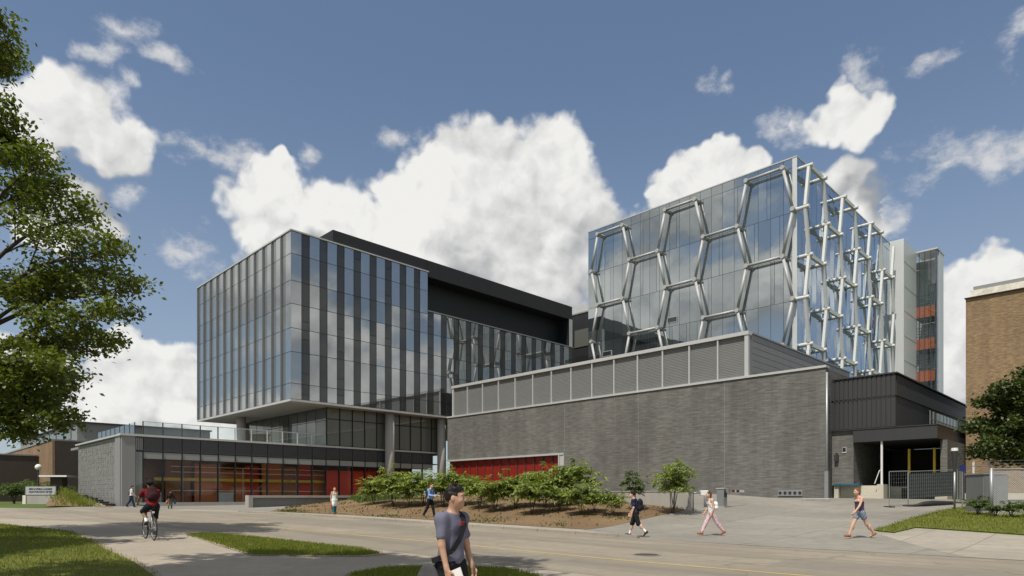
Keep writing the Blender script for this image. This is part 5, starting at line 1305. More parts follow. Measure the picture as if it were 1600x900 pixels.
def v3(*a): return np.array(a, float)
def pose_walk(H=1.75, stride=0.42, phase=1, kneeb=0.35, arms=(0.35, -0.3), elbow=(0.25, 0.3), abd=0.12, lean=0.03, head_turn=0.0, hold=None):
    """joint positions in metres for a walker facing +Y; phase = which leg is in front (1 right, -1 left)"""
    s = H/1.75; J = {}; f = stride
    legs = {}
    for sd in (1, -1):
        fr = sd == phase; th = f*0.95 if fr else -f*0.85; kb = 0.08 if fr else kneeb
        hip = v3(0.085*sd, 0, 0); kn = hip+v3(0, math.sin(th), -math.cos(th))*0.43
        a2 = th-kb; an = kn+v3(0, math.sin(a2), -math.cos(a2))*0.42
        ft = 0.12 if fr else -0.75*min(1, kneeb*2)                              # toe pitch
        fw = v3(0, math.cos(ft), math.sin(ft)); legs[sd] = (hip, kn, an, fw)
    low = min(min(l[2][2]-0.075*max(0.4, abs(l[3][1])), (l[2]+l[3]*0.17)[2]-0.055) for l in legs.values())
    pz = -low
    J['pel'] = v3(0, 0, pz)
    for sd in (1, -1):
        hip, kn, an, fw = legs[sd]; J['hip', sd] = hip+J['pel']; J['kn', sd] = kn+J['pel']; J['an', sd] = an+J['pel']; J['fw', sd] = fw
    c = J['pel']+v3(0, lean*0.5, 0.37); J['chest'] = c; J['belly'] = J['pel']+v3(0, lean*0.2+0.005, 0.18); J['neck'] = J['pel']+v3(0, lean+0.0, 0.56)
    J['head'] = J['neck']+v3(0, 0.025+lean, 0.155)
    for i, sd in enumerate((1, -1)):
        sh = J['pel']+v3(0.178*sd, lean, 0.495); a = arms[i]; e = elbow[i]
        ab = abd
        up = v3(math.sin(ab)*sd, math.sin(a)*math.cos(ab), -math.cos(a)*math.cos(ab)); el = sh+up*0.285
        fo = v3(math.sin(ab*0.4)*sd, math.sin(a+e), -math.cos(a+e)); fo /= np.linalg.norm(fo); wr = el+fo*0.25
        J['sh', sd], J['el', sd], J['wr', sd], J['hd', sd] = sh, el, wr, fo
    J['turn'] = head_turn; J['s'] = s
    return J
def rotz(a): return np.array([[math.cos(a), -math.sin(a), 0], [math.sin(a), math.cos(a), 0], [0, 0, 1]])
def bounds(J):
    P = np.array([v for k, v in J.items() if isinstance(v, np.ndarray) and not (isinstance(k, tuple) and k[0] in ('fw', 'hd'))])
    return P.min(0)-0.27, P.max(0)+0.27
def hand(S, J, sd, curl=0.6):
    w, f = J['wr', sd], J['hd', sd]; f = f/np.linalg.norm(f)
    inn = v3(-sd, 0, 0); inn = inn-f*(inn@f); inn /= np.linalg.norm(inn)       # palm side faces the thigh
    fw = np.cross(f, inn); fw = fw if fw[1] > 0 else -fw                            # towards thumb
    c = w+f*0.055
    S.cap(w-f*.02, w+f*.02, .026, .026, .02)
    S.ell(c, (0.018, 0.042, 0.050), 0.02, np.stack([inn, fw, f], 1))
    for i, (o, L) in enumerate(((0.030, .066), (0.011, .076), (-0.009, .071), (-0.028, .056))):
        b = c+f*0.042+fw*o; k1 = f*math.cos(curl*.5)+inn*math.sin(curl*.5); k2 = f*math.cos(curl*1.3)+inn*math.sin(curl*1.3)
        m = b+k1*L*.5; S.cap(b, m, .0100, .0095, .006); S.cap(m, m+k2*L*.5, .0095, .0085, .004)
    tb = c+fw*0.034-f*0.012; tm = tb+(fw*.6+f*.7+inn*.35)*0.034; S.cap(tb, tm, .0125, .011, .01); S.cap(tm, tm+(f*.9+inn*.45+fw*.1)*.028, .011, .009, .004)
def skin_body(J, h, female=False, curl=0.6, beard=False):
    lo, hi = bounds(J); S = SDF(lo, hi, h); w = 0.92 if female else 1.0
    pel, bel, ch, nk, hd = J['pel'], J['belly'], J['chest'], J['neck'], J['head']
    S.ell(pel+v3(0, -.005, .02), (.158, .115, .12), .05); S.ell(bel, (.132*w, .098, .17), .06); S.ell(ch, (.158*w, .105, .19), .06)
    [S.cap(J['neck']+v3(.03*sd, 0, -.03), J['sh', sd]*.9+J['sh', -sd]*.1+v3(0, 0, -.012), .05, .046, .06) for sd in (1, -1)]
    if female:
        for sd in (1, -1): S.ell(ch+v3(.07*sd, .085, .03), (.06, .05, .06), .04)
    S.cap(nk-v3(0, 0, .07), hd-v3(0, .012, .03), .058*w, .052*w, .04)
    for sd in (1, -1):
        S.cap(J['hip', sd]+v3(0, 0, .0), J['kn', sd], .088, .056, .05); S.cap(J['kn', sd], J['an', sd], .055, .037, .03)
        cal = J['kn', sd]*.68+J['an', sd]*.32+v3(0, -.018, 0); S.ell(cal, (.05, .052, .10), .05)
        f = J['fw', sd]; heel = J['an', sd]+v3(0, 0, -.035)-f*.03; S.cap(heel, J['an', sd]+f*.14+v3(0, 0, -.045), .038, .030, .03)
        S.cap(J['sh', sd], J['el', sd], .051*w, .040*w, .05); S.cap(J['el', sd], J['wr', sd], .040*w, .026*w, .02)
        hand(S, J, sd, curl)
    T = rotz(J['turn']); o = lambda x, y, z: hd+T@v3(x, y, z)
    S.ell(o(0, -.008, .025), (.076, .096, .098), .02, T); S.ell(o(0, .022, -.045), (.060, .070, .072), .05, T)
    S.cap(o(0, .062, -.085), o(0, .066, -.085), .026, .024, .03)                                    # chin
    S.cap(o(0, .090, .02), o(0, .108, -.022), .010, .016, .012); S.ell(o(0, .100, -.026), (.019, .013, .010), .008, T)   # nose
    S.cap(o(-.036, .082, .034), o(.036, .082, .034), .012, .012, .02)                              # brow
    for sd in (1, -1):
        S.ell(o(.076*sd, -.012, -.005), (.010, .021, .033), .006, T); S.ell(o(.038*sd, .066, -.03), (.022, .02, .02), .03, T)
    S.cap(o(-.017, .090, -.056), o(.017, .090, -.056), .009, .009, .008)
    return S
def face_bits(t, J, big):
    T = rotz(J['turn']); hd = J['head']; o = lambda x, y, z: tuple(hd+T@v3(x, y, z))
    for sd in (1, -1):
        MB().ball(o(.031*sd, .084, .008), (.012, .010, .0085), 10).build('eye', 'eye_dark' if not big else 'eye_white', t, off=(0, 0, 0), smooth=True)
        if big: MB().ball(o(.031*sd, .0925, .008), (.006, .004, .006), 8).build('iris', 'eye_dark', t, off=(0, 0, 0), smooth=True)
        MB().tube([o(.014*sd, .095, .030), o(.034*sd, .092, .036), o(.052*sd, .080, .030)], [.0045, .005, .003], 6).build('eyebrow', 'hair_black', t, off=(0, 0, 0), smooth=True)
    MB().tube([o(-.022, .0925, -.056), o(0, .099, -.054), o(.022, .0925, -.056)], [.003, .0058, .003], 6).build('lips', 'lip_skin', t, off=(0, 0, 0), smooth=True)
def hair(J, h, style, seed=1):
    hd = J['head']; T = rotz(J['turn']); o = lambda x, y, z: hd+T@v3(x, y, z)
    S = SDF(hd-.34, hd+.24, h)
    S.ell(o(0, -.018, .036), (.084, .1015, .098), .02, T)
    if style == 'short':
        S.ell(o(0, .0, .083), (.072, .080, .056), .02, T); rr_ = random.Random(4)
        for _ in range(46):
            a_ = rr_.uniform(0, 6.28); e_ = rr_.uniform(.25, 1.45); e_ = e_ if math.sin(a_) < .2 else rr_.uniform(.95, 1.5); dv = v3(math.cos(a_)*math.cos(e_), math.sin(a_)*math.cos(e_), math.sin(e_)); c0 = v3(0, -.012, .04)+dv*v3(.078, .092, .094); S.cap(o(*c0), o(*(c0+dv*.014+v3(rr_.uniform(-.02, .02), .012, .006))), .012, .005, .008)
    if style == 'long': S.ell(o(0, -.055, -.06), (.088, .062, .15), .04, T)
    if style == 'bob': S.ell(o(0, -.045, -.02), (.094, .075, .11), .04, T)
    if style == 'tail': S.ell(o(0, -.085, .06), (.04, .04, .04), .02, T); S.cap(o(0, -.10, .05), o(0, -.12, -.10), .03, .015, .02)
    S.noise(.0030, 110, seed)
    fn = T@v3(0, 1, 0)
    F = SDF(hd-.34, hd+.24, h)
    F.ell(o(0, .105, -.018), (.074, .092, .108), .0, T); F.cap(o(0, .10, -.03), o(0, .15, .045), .060, .060, .03); F.ell(o(0, .05, -.10), (.085, .12, .085), .0, T)
    for sd in (1, -1): F.ell(o(.088*sd, .018, -.014), (.03, .036, .040), 0, T)
    for sd in (1, -1): F.ell(o(.052*sd, .078, .012), (.036, .046, .058), 0, T)
    S.minus(F)
    if style in ('short',): S.cut(o(0, 0, -.055), (0, 0, -1))
    return S
def upper(J, h, sleeve='short', hem=-.04, neck=.075, inflate=.014, female=False, strap=False):
    lo, hi = bounds(J); S = SDF(lo, hi, h); w = .94 if female else 1.0; g = inflate
    pel, bel, ch = J['pel'], J['belly'], J['chest']
    S.ell(pel+v3(0, -.003, .03), (.160*w+g, .117+g, .13), .05); S.ell(bel, (.146*w+g, .106+g, .19), .07); S.ell(ch, (.162*w+g, .108+g, .19), .06)
    if not strap: [S.cap(J['neck']+v3(.03*sd, 0, -.03), J['sh', sd]*.9+J['sh', -sd]*.1+v3(0, 0, -.012), .05+g, .046+g, .06) for sd in (1, -1)]
    if female:
        for sd in (1, -1): S.ell(ch+v3(.07*sd, .085, .03), (.06+g*.6, .05+g*.6, .06+g*.6), .05)
    for sd in (1, -1):
        sh, el, wr = J['sh', sd], J['el', sd], J['wr', sd]
        if sleeve != 'none': S.ell(sh+v3(-.004*sd, 0, -.004), (.060+g,)*3, .03)
        if sleeve == 'short': S.cap(sh+v3(-.012*sd, 0, -.012), sh*.36+el*.64, .047+g, .047+g, .05)
        if sleeve == 'long': S.cap(sh, el, .056+g, .046+g, .05); S.cap(el, wr*.93+el*.07, .046+g, .032+g*.8, .03)
    S.noise(.0026, 17, 3)
    S.cut(pel+v3(0, 0, hem), (0, 0, -1)); S.cut(J['neck']+v3(0, .0, neck-.075-(.13 if strap else 0)), (0, .35, 1) if not strap else (0, 0, 1))
    return S
def lower(J, h, frac=0.95, g=.02, flare=0.0, waist=.10, skirt=None):
    lo, hi = bounds(J); S = SDF(lo, hi, h); pel = J['pel']
    S.ell(pel+v3(0, -.005, .015), (.158+g*.6, .117+g*.6, .125), .04)
    if skirt:
        mid = (J['an', 1]+J['an', -1])/2; e = pel*(1-skirt)+mid*skirt
        S.cap(pel, e, .14, .12+flare, .06); [S.cap(J['hip', sd], J['kn', sd]*(skirt)+J['hip', sd]*(1-skirt), .1, .1+flare, .06) for sd in (1, -1)]
    for sd in (1, -1):
        hip, kn, an = J['hip', sd], J['kn', sd], J['an', sd]
        if frac <= .5:
            e = hip*(1-frac*2)+kn*frac*2; S.cap(hip, e, .092+g, .066+g+flare, .04)
        else:
            t = (frac-.5)*2; e = kn*(1-t)+an*t; S.cap(hip, kn, .090+g, .060+g, .04); S.cap(kn, e, .060+g, .044+g+flare, .03)
    S.noise(.0022, 36, 8); S.cut(pel+v3(0, 0, waist), (0, 0, 1))
    return S
def shoes(J, h, side):
    lo, hi = bounds(J); S = SDF(lo, hi, h)
    for sd in (side,):
        f = J['fw', sd]; a = J['an', sd]; up = np.cross(v3(1, 0, 0), f); heel = a-f*.035-up*.035
        S.cap(heel, a+f*.155-up*.048, .045, .036, .02); S.cap(a-f*.01-up*.02, a+f*.05-up*.02, .045, .038, .03)
    return S
def socks(J, h, side, top=.16):
    lo, hi = bounds(J); S = SDF(lo, hi, h)
    for sd in (side,): a, k = J['an', sd], J['kn', sd]; S.cap(a, a*(1-top*2)+k*top*2, .043, .043, .0)
    return S
def person(label, loc, face, J, skin, parts, hairstyle=('short', 'hair_black'), female=False, h=.0085, big=False, curl=0.6, cat='person'):
    """body is one mesh; hair and clothes are its children"""
    t = Thing('person', label, cat, (0, 0, 0), 0)
    me = skin_body(J, h, female, curl).mesh('body'); b = link('body', me, skin, t.e, True)
    face_bits(b, J, big)
    link('hair', hair(J, h, hairstyle[0]).mesh('hair'), hairstyle[1], b, True)
    for nm, S, mat in parts: link(nm, S.mesh(nm), mat, b, True)
    t.e.location = loc; t.e.rotation_euler = (0, 0, face); s = J['s']; t.e.scale = (s, s, s)
    return t, b
def pack(label, J, loc, face, mat, size=(.15, .085, .22), off=(0, -.20, .0), name='backpack', straps=True):
    t = Thing(name, label, 'backpack', (0, 0, 0), 0); c = J['chest']+v3(*off); lo = c-v3(.3, .3, .4); S = SDF(lo, c+v3(.3, .3, .4), .01)
    S.ell(c, size, .0); S.cap(c+v3(-size[0]*.5, 0, -size[2]*.5), c+v3(size[0]*.5, 0, -size[2]*.5), size[1]*.95, size[1]*.95, .04); S.cap(c+v3(-size[0]*.45, 0, size[2]*.45), c+v3(size[0]*.45, 0, size[2]*.45), size[1]*.8, size[1]*.8, .05)
    S.ell(c+v3(0, -size[1]*.9, -size[2]*.35), (size[0]*.7, size[1]*.5, size[2]*.4), .02); S.noise(.002, 40, 2)
    link('bag_body', S.mesh('bag_body'), mat, t.e, True)
    if straps:
        for sd in (1, -1):
            a = J['sh', sd]*.62+J['sh', -sd]*.38
            MB().tube([a+v3(0, -.11, .035), a+v3(0, -.02, .082), a+v3(0, .07, .05), J['chest']+v3(.115*sd, .135, .02), J['chest']+v3(.15*sd, .05, -.14), J['chest']+v3(.13*sd, -.09, -.17)], .016, 6).build('strap', mat, t, off=(0, 0, 0), smooth=True)
    s = J['s']; t.e.location = loc; t.e.rotation_euler = (0, 0, face); t.e.scale = (s, s, s); return t
def fit(px, foot, head):
    """ground spot and true height of a walker from the photo's feet and head"""
    g = gp(px, foot, 0.06); return g, (foot-head)/FPX*g.y

RIGHT, LEFT, AWAY, NEAR = R(-90), R(90), 0.0, R(180)
def people():
    # man in the foreground
    Yf = 6.7; x = (704-800)/FPX*Yf; J = pose_walk(1.72, .30, -1, .3, (.10, .10), (.22, .2), .10, .02, R(28))
    zt = CAMZ+(HY-758)/FPX*Yf; head_top = J['head'][2]+.14; sc_ = (zt-G(x, Yf)-.02)/head_top; J['s'] = sc_
    loc = (x, Yf, G(x, Yf)+.02); face = R(180+56)
    t, b = person('man in a grey T-shirt with a bag strap across his chest, nearest the camera', loc, face, J, 'skin_tan',
        [('shirt', upper(J, .0075, 'short', .01, .085, .015), 'grey_tee'), ('trousers', lower(J, .0075, .95, .026, 0, .05), 'black_cloth'), ('shoe', shoes(J, .0085, 1), 'rubber'), ('shoe', shoes(J, .0085, -1), 'rubber')], ('short', 'hair_black'), h=.0070, big=True, curl=.95)
    ch = J['chest']; bg = Thing('shoulder_bag', 'dark grey shoulder bag hanging by a strap across the grey T-shirt of the foreground man', 'bag', (0, 0, 0))
    hipR = J['pel']+v3(.235, -.06, -.05)
    mbs = MB(); pts = [J['sh', -1]*.72+J['sh', 1]*.28+v3(0, -.02, .095), J['sh', -1]*.68+J['sh', 1]*.32+v3(0, .10, .02), ch+v3(-.035, .155, .06), ch+v3(.07, .165, -.10), J['belly']+v3(.14, .13, -.02), J['pel']+v3(.225, .03, .08), hipR+v3(0, 0, .1)]
    for a, c in zip(pts[:-1], pts[1:]): mbs.bar(a, c, .055, .012, (0.3, 1, .3))
    mbs.build('strap', 'black_cloth', bg, off=(0, 0, 0))
    S = SDF(hipR-.3, hipR+.3, .01); S.ell(hipR+v3(0, -.05, -.04), (.040, .12, .11), 0); S.cap(hipR+v3(0, -.15, -.08), hipR+v3(0, .05, -.08), .04, .04, .05); link('bag_body', S.mesh('bag_body'), 'grey_cloth', bg.e, True)
    bg.e.location, bg.e.rotation_euler, bg.e.scale = loc, (0, 0, face), (sc_,)*3
    wr = J['wr', 1]+J['hd', 1]*.10
    mg = Thing('magazine', 'rolled colourful leaflet in the right hand of the foreground man', 'leaflet', (0, 0, 0))
    MB().bar(wr+v3(-.03, -.05, -.02), wr+v3(-.03, .15, .06), .012, .13, (0, 0, 1)).build('cover', 'white_paint', mg, off=(0, 0, 0)); MB().bar(wr+v3(-.037, .03, .0), wr+v3(-.037, .12, .04), .004, .06, (0, 0, 1)).build('picture', 'orange_panel', mg, off=(0, 0, 0))
    mg.e.location, mg.e.rotation_euler, mg.e.scale = loc, (0, 0, face), (sc_,)*3
    # red print on the shirt front
    pr = MB(); c = ch+v3(.0, .150, .07)
    pr.bar(c+v3(-.04, .004, .018), c+v3(.045, .002, .018), .004, .016, (0, 0, 1)); pr.bar(c+v3(-.03, .004, -.008), c+v3(.035, .002, -.008), .004, .012, (0, 0, 1)); pr.build('print', 'red_print', b, off=(0, 0, 0))

    # woman on the right in a dark top and denim shorts, walking left
    g, H = fit(1344, 842, 763); J = pose_walk(H, .50, 1, .30, (-.15, .45), (.55, .25), .10, .05)
    person('woman in a dark plum tank top and denim shorts striding left on the driveway', g, LEFT+R(8), J, 'skin_light',
        [('top', upper(J, .01, 'none', -.10, .03, .012, True, True), 'plum_cloth'), ('shorts', lower(J, .01, .22, .02, .01, .06), 'denim'), ('shoe', shoes(J, .01, 1), 'tan_leather'), ('shoe', shoes(J, .01, -1), 'tan_leather')], ('bob', 'hair_auburn'), True, .01)
    # woman in white and pink
    g, H = fit(1112, 838, 768); J = pose_walk(H, .52, 1, .25, (.1, -.15), (.45, .5), .08, .05)
    person('woman in pale pink trousers and white top with a white bag walking left', g, LEFT+R(5), J, 'skin_light',
        [('top', upper(J, .01, 'none', -.06, .03, .012, True, True), 'white_cloth'), ('trousers', lower(J, .01, .92, .012, .0, .06), 'pink_cloth'), ('shoe', shoes(J, .01, 1), 'tan_leather'), ('shoe', shoes(J, .01, -1), 'tan_leather')], ('long', 'hair_brown'), True, .01)
    pack('white backpack of the woman in pink trousers', J, g, LEFT+R(5), 'white_cloth', (.13, .08, .17), (0, -.18, -.08))
    # man with black backpack
    g, H = fit(993, 840, 770); J = pose_walk(H, .36, 1, .45, (.25, -.05), (.25, .35), .08, .05)
    person('young man in navy T-shirt and long black shorts walking left past the mulch bed', g, LEFT+R(-22), J, 'skin_light',
        [('shirt', upper(J, .01, 'short', -.12, .08, .018), 'navy_cloth'), ('shorts', lower(J, .01, .52, .026, .012, .05), 'black_cloth'), ('sock', socks(J, .01, 1), 'sock_white'), ('sock', socks(J, .01, -1), 'sock_white'), ('shoe', shoes(J, .01, 1), 'rubber'), ('shoe', shoes(J, .01, -1), 'rubber')], ('short', 'hair_black'), False, .01)
    pack('large black backpack on the young man in black shorts', J, g, LEFT+R(-22), 'black_cloth', (.16, .11, .25), (0, -.20, -.05))
    # man in blue shirt
    g, H = fit(672, 809, 757); J = pose_walk(H, .30, -1, .3, (.25, .3), (1.2, 1.15), .10, .03)
    person('man in a pale blue long sleeved shirt and black trousers reading as he walks right', g, RIGHT+R(-25), J, 'skin_light',
        [('shirt', upper(J, .01, 'long', -.02, .09, .016), 'blue_shirt'), ('trousers', lower(J, .01, .95, .018, 0, .06), 'black_cloth'), ('shoe', shoes(J, .01, 1), 'rubber'), ('shoe', shoes(J, .01, -1), 'rubber')], ('short', 'hair_brown'), False, .01)
    pk = pack('dark blue backpack of the man in the pale blue shirt', J, g, RIGHT+R(-25), 'navy_cloth', (.12, .07, .19), (0, -.17, -.02))
    pp = Thing('paper', 'white sheet of paper held by the man in the pale blue shirt', 'paper', (0, 0, 0)); c = (J['wr', 1]+J['wr', -1])/2+v3(0, .1, .04)
    MB().hull8([c+v3(-.1, -.03, 0), c+v3(.1, -.03, 0), c+v3(.1, .1, .12), c+v3(-.1, .1, .12), c+v3(-.1, -.035, .006), c+v3(.1, -.035, .006), c+v3(.1, .095, .126), c+v3(-.1, .095, .126)]).build('sheet', 'white_paint', pp, off=(0, 0, 0)); pp.e.location, pp.e.rotation_euler, pp.e.scale = g, (0, 0, RIGHT+R(-25)), (J['s'],)*3
    # woman in mint and teal
    g, H = fit(522.5, 804, 763); J = pose_walk(H, .20, 1, .2, (-.1, -.25), (.2, .1), .16, .02)
    fc = RIGHT+R(-60)
    person('woman in a long mint dress with a dark teal hem on the far pavement', g, fc, J, 'skin_light',
        [('dress_top', upper(J, .01, 'none', -.05, .03, .012, True, True), 'mint_cloth'), ('dress_skirt', lower(J, .01, .80, .012, .01, .06, skirt=.72), 'white_cloth'), ('dress_hem', lower(J, .01, .97, .020, .014, -.42, skirt=.90), 'teal_cloth'), ('shoe', shoes(J, .01, 1), 'tan_leather'), ('shoe', shoes(J, .01, -1), 'tan_leather')], ('tail', 'hair_brown'), True, .01)
    bg = Thing('handbag', 'brown handbag hanging from the hand of the woman in the mint dress', 'bag', (0, 0, 0)); w = J['wr', 1]+J['hd', 1]*.1
    MB().hull8([w+v3(-.05, -.15, -.42), w+v3(.05, -.15, -.42), w+v3(.05, .15, -.42), w+v3(-.05, .15, -.42), w+v3(-.03, -.12, -.16), w+v3(.03, -.12, -.16), w+v3(.03, .12, -.16), w+v3(-.03, .12, -.16)]).build('bag_body', 'tan_leather', bg, off=(0, 0, 0), bevel=.02)
    MB().tube([w+v3(0, -.1, -.16), w+v3(0, -.05, .01), w+v3(0, .05, .01), w+v3(0, .1, -.16)], .012, 6).build('handle', 'tan_leather', bg, off=(0, 0, 0)); bg.e.location, bg.e.rotation_euler, bg.e.scale = g, (0, 0, fc), (J['s'],)*3
    # two students by the pavilion
    g, H = fit(205, 793.5, 760); J = pose_walk(H, .33, 1, .3, (.3, -.2), (.5, .6), .12, .04)
    person('student in a white top and dark trousers walking in front of the grey pavilion corner', g, RIGHT+R(20), J, 'skin_tan',
        [('shirt', upper(J, .012, 'short', -.02, .09, .016), 'white_cloth'), ('trousers', lower(J, .012, .95, .022, 0, .06), 'navy_cloth'), ('shoe', shoes(J, .012, 1), 'rubber'), ('shoe', shoes(J, .012, -1), 'rubber')], ('short', 'hair_black'), False, .012)
    pack('dark green satchel of the student in the white top', J, g, RIGHT+R(20), 'olive_cloth', (.14, .08, .19), (0, -.17, -.1))
    g, H = fit(266, 796, 767); J = pose_walk(H, .16, 1, .2, (.12, .1), (.3, .3), .35, .02)
    person('student in a dark top and olive trousers walking away towards the glass pavilion', g, R(8), J, 'skin_tan',
        [('shirt', upper(J, .012, 'long', -.04, .09, .02), 'black_cloth'), ('trousers', lower(J, .012, .95, .02, 0, .06), 'olive_cloth'), ('shoe', shoes(J, .012, 1), 'rubber'), ('shoe', shoes(J, .012, -1), 'rubber')], ('short', 'hair_black'), False, .012)
    pack('maroon and black backpack of the student walking towards the pavilion', J, g, R(8), 'maroon_cloth', (.15, .09, .2), (0, -.18, -.04))
    for sd, m_, w_ in ((-1, 'orange_cloth', 'orange'), (1, 'teal_cloth', 'teal')):
        w = J['wr', sd]+J['hd', sd]*.1; hb = Thing('carrier_bag', w_+' carrier bag in a hand of the student walking towards the pavilion', 'bag', (0, 0, 0))
        S = SDF(w-v3(.3, .3, .6), w+v3(.3, .3, .1), .012); S.ell(w+v3(.02*sd, 0, -.24), (.10, .15, .18), 0); S.cap(w, w+v3(0, 0, -.1), .015, .04, .03); link('bag_body', S.mesh('bag_body'), m_, hb.e, True); hb.e.location, hb.e.rotation_euler, hb.e.scale = g, (0, 0, R(8)), (J['s'],)*3

    # cyclist
    g = gp(234, 843.5, .015); face = R(42)
    bk = Thing('bicycle', 'silver framed bicycle ridden away from the camera on the shaded path', 'bicycle', tuple(g), face); wr_ = .335; yb, yf = -.50, .53
    for y in (yb, yf):
        tY = MB().torus((0, y, wr_+.01), (1, 0, 0), wr_, .020, 36, 8).build('wheel', 'rubber', bk, off=(0, 0, 0), smooth=True)
        MB().torus((0, y, wr_+.01), (1, 0, 0), wr_-.028, .011, 36, 6).build('rim', 'galvanised', tY, off=(0, 0, 0), smooth=True)
        sp = MB()
        for i in range(16): a = i*math.pi/8; sp.tube([(.025*(-1)**i, y, wr_+.01), (0, y+math.cos(a)*(wr_-.03), wr_+.01+math.sin(a)*(wr_-.03))], .0022, 3, False)
        sp.tube([(-.05, y, wr_+.01), (.05, y, wr_+.01)], .02, 8); sp.build('spokes', 'galvanised', tY, off=(0, 0, 0))
    fr = MB(); bb = (0, -.08, .30); st = (0, -.25, .84); hdt = (0, .36, .86); hdb = (0, .40, .72)
    for a, b in ((bb, st), (bb, hdb), (st, hdt), (hdt, hdb)): fr.tube([a, b], .018, 8)
    for sd in (-1, 1):
        fr.tube([(.02*sd, -.08, .30), (.055*sd, yb, wr_+.01)], .011, 6); fr.tube([(.015*sd, -.25, .82), (.055*sd, yb, wr_+.01)], .010, 6); fr.tube([(.03*sd, .41, .70), (.05*sd, yf, wr_+.01)], .013, 6)
    fr.build('frame', 'light_metal', bk, off=(0, 0, 0), smooth=True)
    S = SDF((-.2, -.55, .7), (.2, .1, 1.1), .008); S.ell((0, -.34, .95), (.075, .11, .035), 0); S.cap((0, -.28, .955), (0, -.12, .95), .04, .022, .03); link('saddle', S.mesh('saddle'), 'rubber', bk.e, True)
    MB().tube([st, (0, -.28, .93)], .014, 6).build('seat_post', 'galvanised', bk, off=(0, 0, 0))
    hb = MB(); hb.tube([hdt, (0, .36, 1.0), (0, .40, 1.03)], .016, 6); hb.tube([(-.30, .33, 1.05), (-.08, .41, 1.03), (.08, .41, 1.03), (.30, .33, 1.05)], .014, 8); hb.build('handlebar', 'charcoal_metal', bk, off=(0, 0, 0), smooth=True)
    ck = MB(); ck.tube([(.09, -.08, .30), (-.09, -.08, .30)], .02, 8); ck.tube([(.09, -.08, .30), (.09, .0, .15)], .012, 6); ck.tube([(-.09, -.08, .30), (-.09, -.16, .45)], .012, 6); ck.torus((.06, -.08, .30), (1, 0, 0), .085, .008, 20, 5); ck.build('crank', 'charcoal_metal', bk, off=(0, 0, 0))
    for sd, (y, z) in ((1, (0, .15)), (-1, (-.16, .45))): MB().box(.10*sd, .19*sd, y-.045, y+.045, z-.012, z+.012).build('pedal', 'rubber', bk, off=(0, 0, 0))
    MB().box(-.03, .03, -.44, -.41, .80, .86).build('rear_reflector', 'white_paint', bk, off=(0, 0, 0))
    J = {}; pel = v3(0, -.33, 1.05); J['pel'] = pel
    for sd in (1, -1):
        J['hip', sd] = pel+v3(.09*sd, 0, -.02); an = v3(.14*sd, *((-.06, .25) if sd == 1 else (-.22, .55)))
        hp = J['hip', sd]; d = an-hp; L = np.linalg.norm(d); a_, b_ = .45, .44; L = min(L, a_+b_-.005); u = d/np.linalg.norm(d); xx = (a_*a_-b_*b_+L*L)/(2*L); hh = math.sqrt(max(0, a_*a_-xx*xx)); n = v3(.12*sd, 1, .1); n = n-u*(n@u); n /= np.linalg.norm(n)
        J['kn', sd] = hp+u*xx+n*hh; J['an', sd] = hp+u*L; J['fw', sd] = v3(.02*sd, math.cos(.25), -math.sin(.15))
    tl = v3(0, math.sin(R(28)), math.cos(R(28))); J['belly'] = pel+tl*.18; J['chest'] = pel+tl*.37; J['neck'] = pel+tl*.56; J['head'] = J['neck']+v3(0, .05, .145)
    for sd in (1, -1):
        sh = pel+tl*.49+v3(.19*sd, 0, 0); wr = v3(.275*sd, .30, 1.10); d = wr-sh; L = np.linalg.norm(d); u = d/L; a_, b_ = .285, .26; L = min(L, .54); xx = (a_*a_-b_*b_+L*L)/(2*L); hh = math.sqrt(max(0, a_*a_-xx*xx)); n = v3(sd, -.2, -.25); n = n-u*(n@u); n /= np.linalg.norm(n)
        J['sh', sd], J['el', sd], J['wr', sd] = sh, sh+u*xx+n*hh, sh+u*L; J['hd', sd] = (v3(0, 1, -.15))
    J['turn'] = 0; J['s'] = .98
    S = upper(J, .01, 'short', -.06, .10, .022)
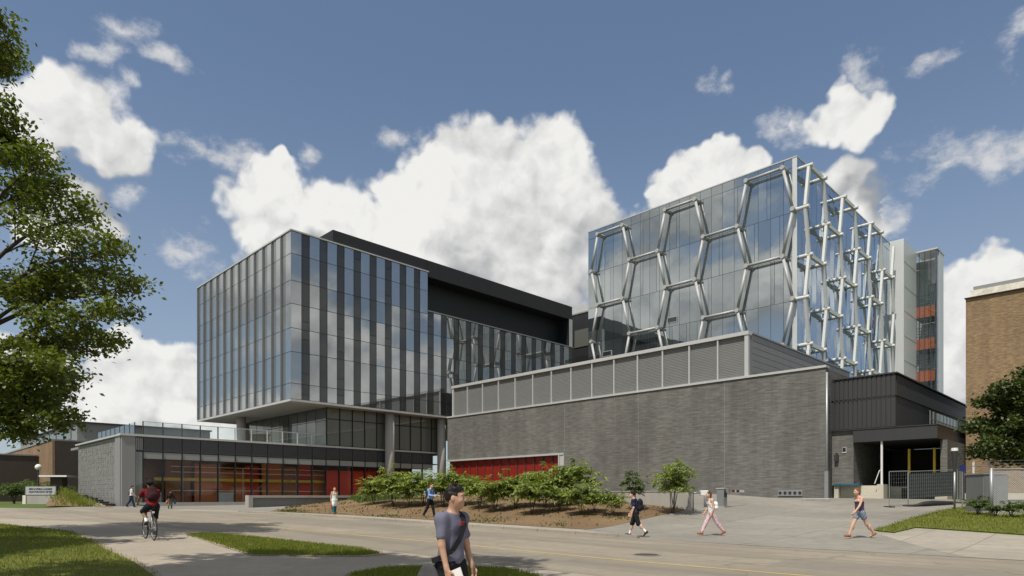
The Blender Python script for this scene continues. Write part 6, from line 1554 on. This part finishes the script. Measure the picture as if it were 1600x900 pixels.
    t, b = person('cyclist in a dark red T-shirt and black shorts riding away along the path', tuple(g), face, J, 'skin_brown',
        [('shirt', S, 'red_cloth'), ('shorts', lower(J, .01, .52, .028, .015, .06), 'black_cloth'), ('sock', socks(J, .01, 1), 'sock_white'), ('sock', socks(J, .01, -1), 'sock_white'), ('shoe', shoes(J, .01, 1), 'rubber'), ('shoe', shoes(J, .01, -1), 'rubber')], ('short', 'hair_black'), False, .01)
    hl = J['head']; S = SDF(hl-.25, hl+.25, .008); S.ell(hl+v3(0, -.01, .06), (.105, .13, .10), 0); S.cut(hl+v3(0, 0, .03), (0, -.15, -1))
    for i in range(3): S2_ = SDF(hl-.25, hl+.25, .008); S2_.ell(hl+v3((i-1)*.05, -.01, .165), (.012, .10, .03), 0); S.minus(S2_)
    hm = Thing('bicycle_helmet', 'dark bicycle helmet on the head of the cyclist', 'helmet', (0, 0, 0)); link('shell', S.mesh('shell'), 'black_cloth', hm.e, True)
    MB().tube([hl+v3(.085, .0, .03), hl+v3(.06, .03, -.08), hl+v3(0, .05, -.12), hl+v3(-.06, .03, -.08), hl+v3(-.085, 0, .03)], .006, 5).build('chin_strap', 'black_cloth', hm, off=(0, 0, 0)); hm.e.location, hm.e.rotation_euler, hm.e.scale = tuple(g), (0, 0, face), (.98,)*3
    pt = Thing('backpack', 'maroon and black backpack on the back of the cyclist', 'backpack', (0, 0, 0)); c = J['chest']+v3(0, -.17, .05); S = SDF(c-.45, c+.45, .01)
    A = v3(0, 0.88, -.47); ax = tl; S.cap(c-ax*.15+v3(-.07, 0, 0), c+ax*.13+v3(-.05, 0, 0), .095, .085, .04); S.cap(c-ax*.15+v3(.07, 0, 0), c+ax*.13+v3(.05, 0, 0), .095, .085, .08); S.ell(c-ax*.08+v3(0, -.09, 0), (.11, .05, .10), .03); link('bag_body', S.mesh('bag_body'), 'maroon_cloth', pt.e, True)
    for sd in (1, -1): MB().tube([c+ax*.16+v3(.08*sd, .02, 0), J['sh', sd]*.65+J['sh', -sd]*.35+v3(0, 0.0, .09), J['sh', sd]*.65+J['sh', -sd]*.35+v3(0, .10, .0), c-ax*.1+v3(.17*sd, .14, 0), c-ax*.16+v3(.12*sd, .02, 0)], .017, 6).build('strap', 'black_cloth', pt, off=(0, 0, 0), smooth=True)
    pt.e.location, pt.e.rotation_euler, pt.e.scale = tuple(g), (0, 0, face), (.98,)*3
people()
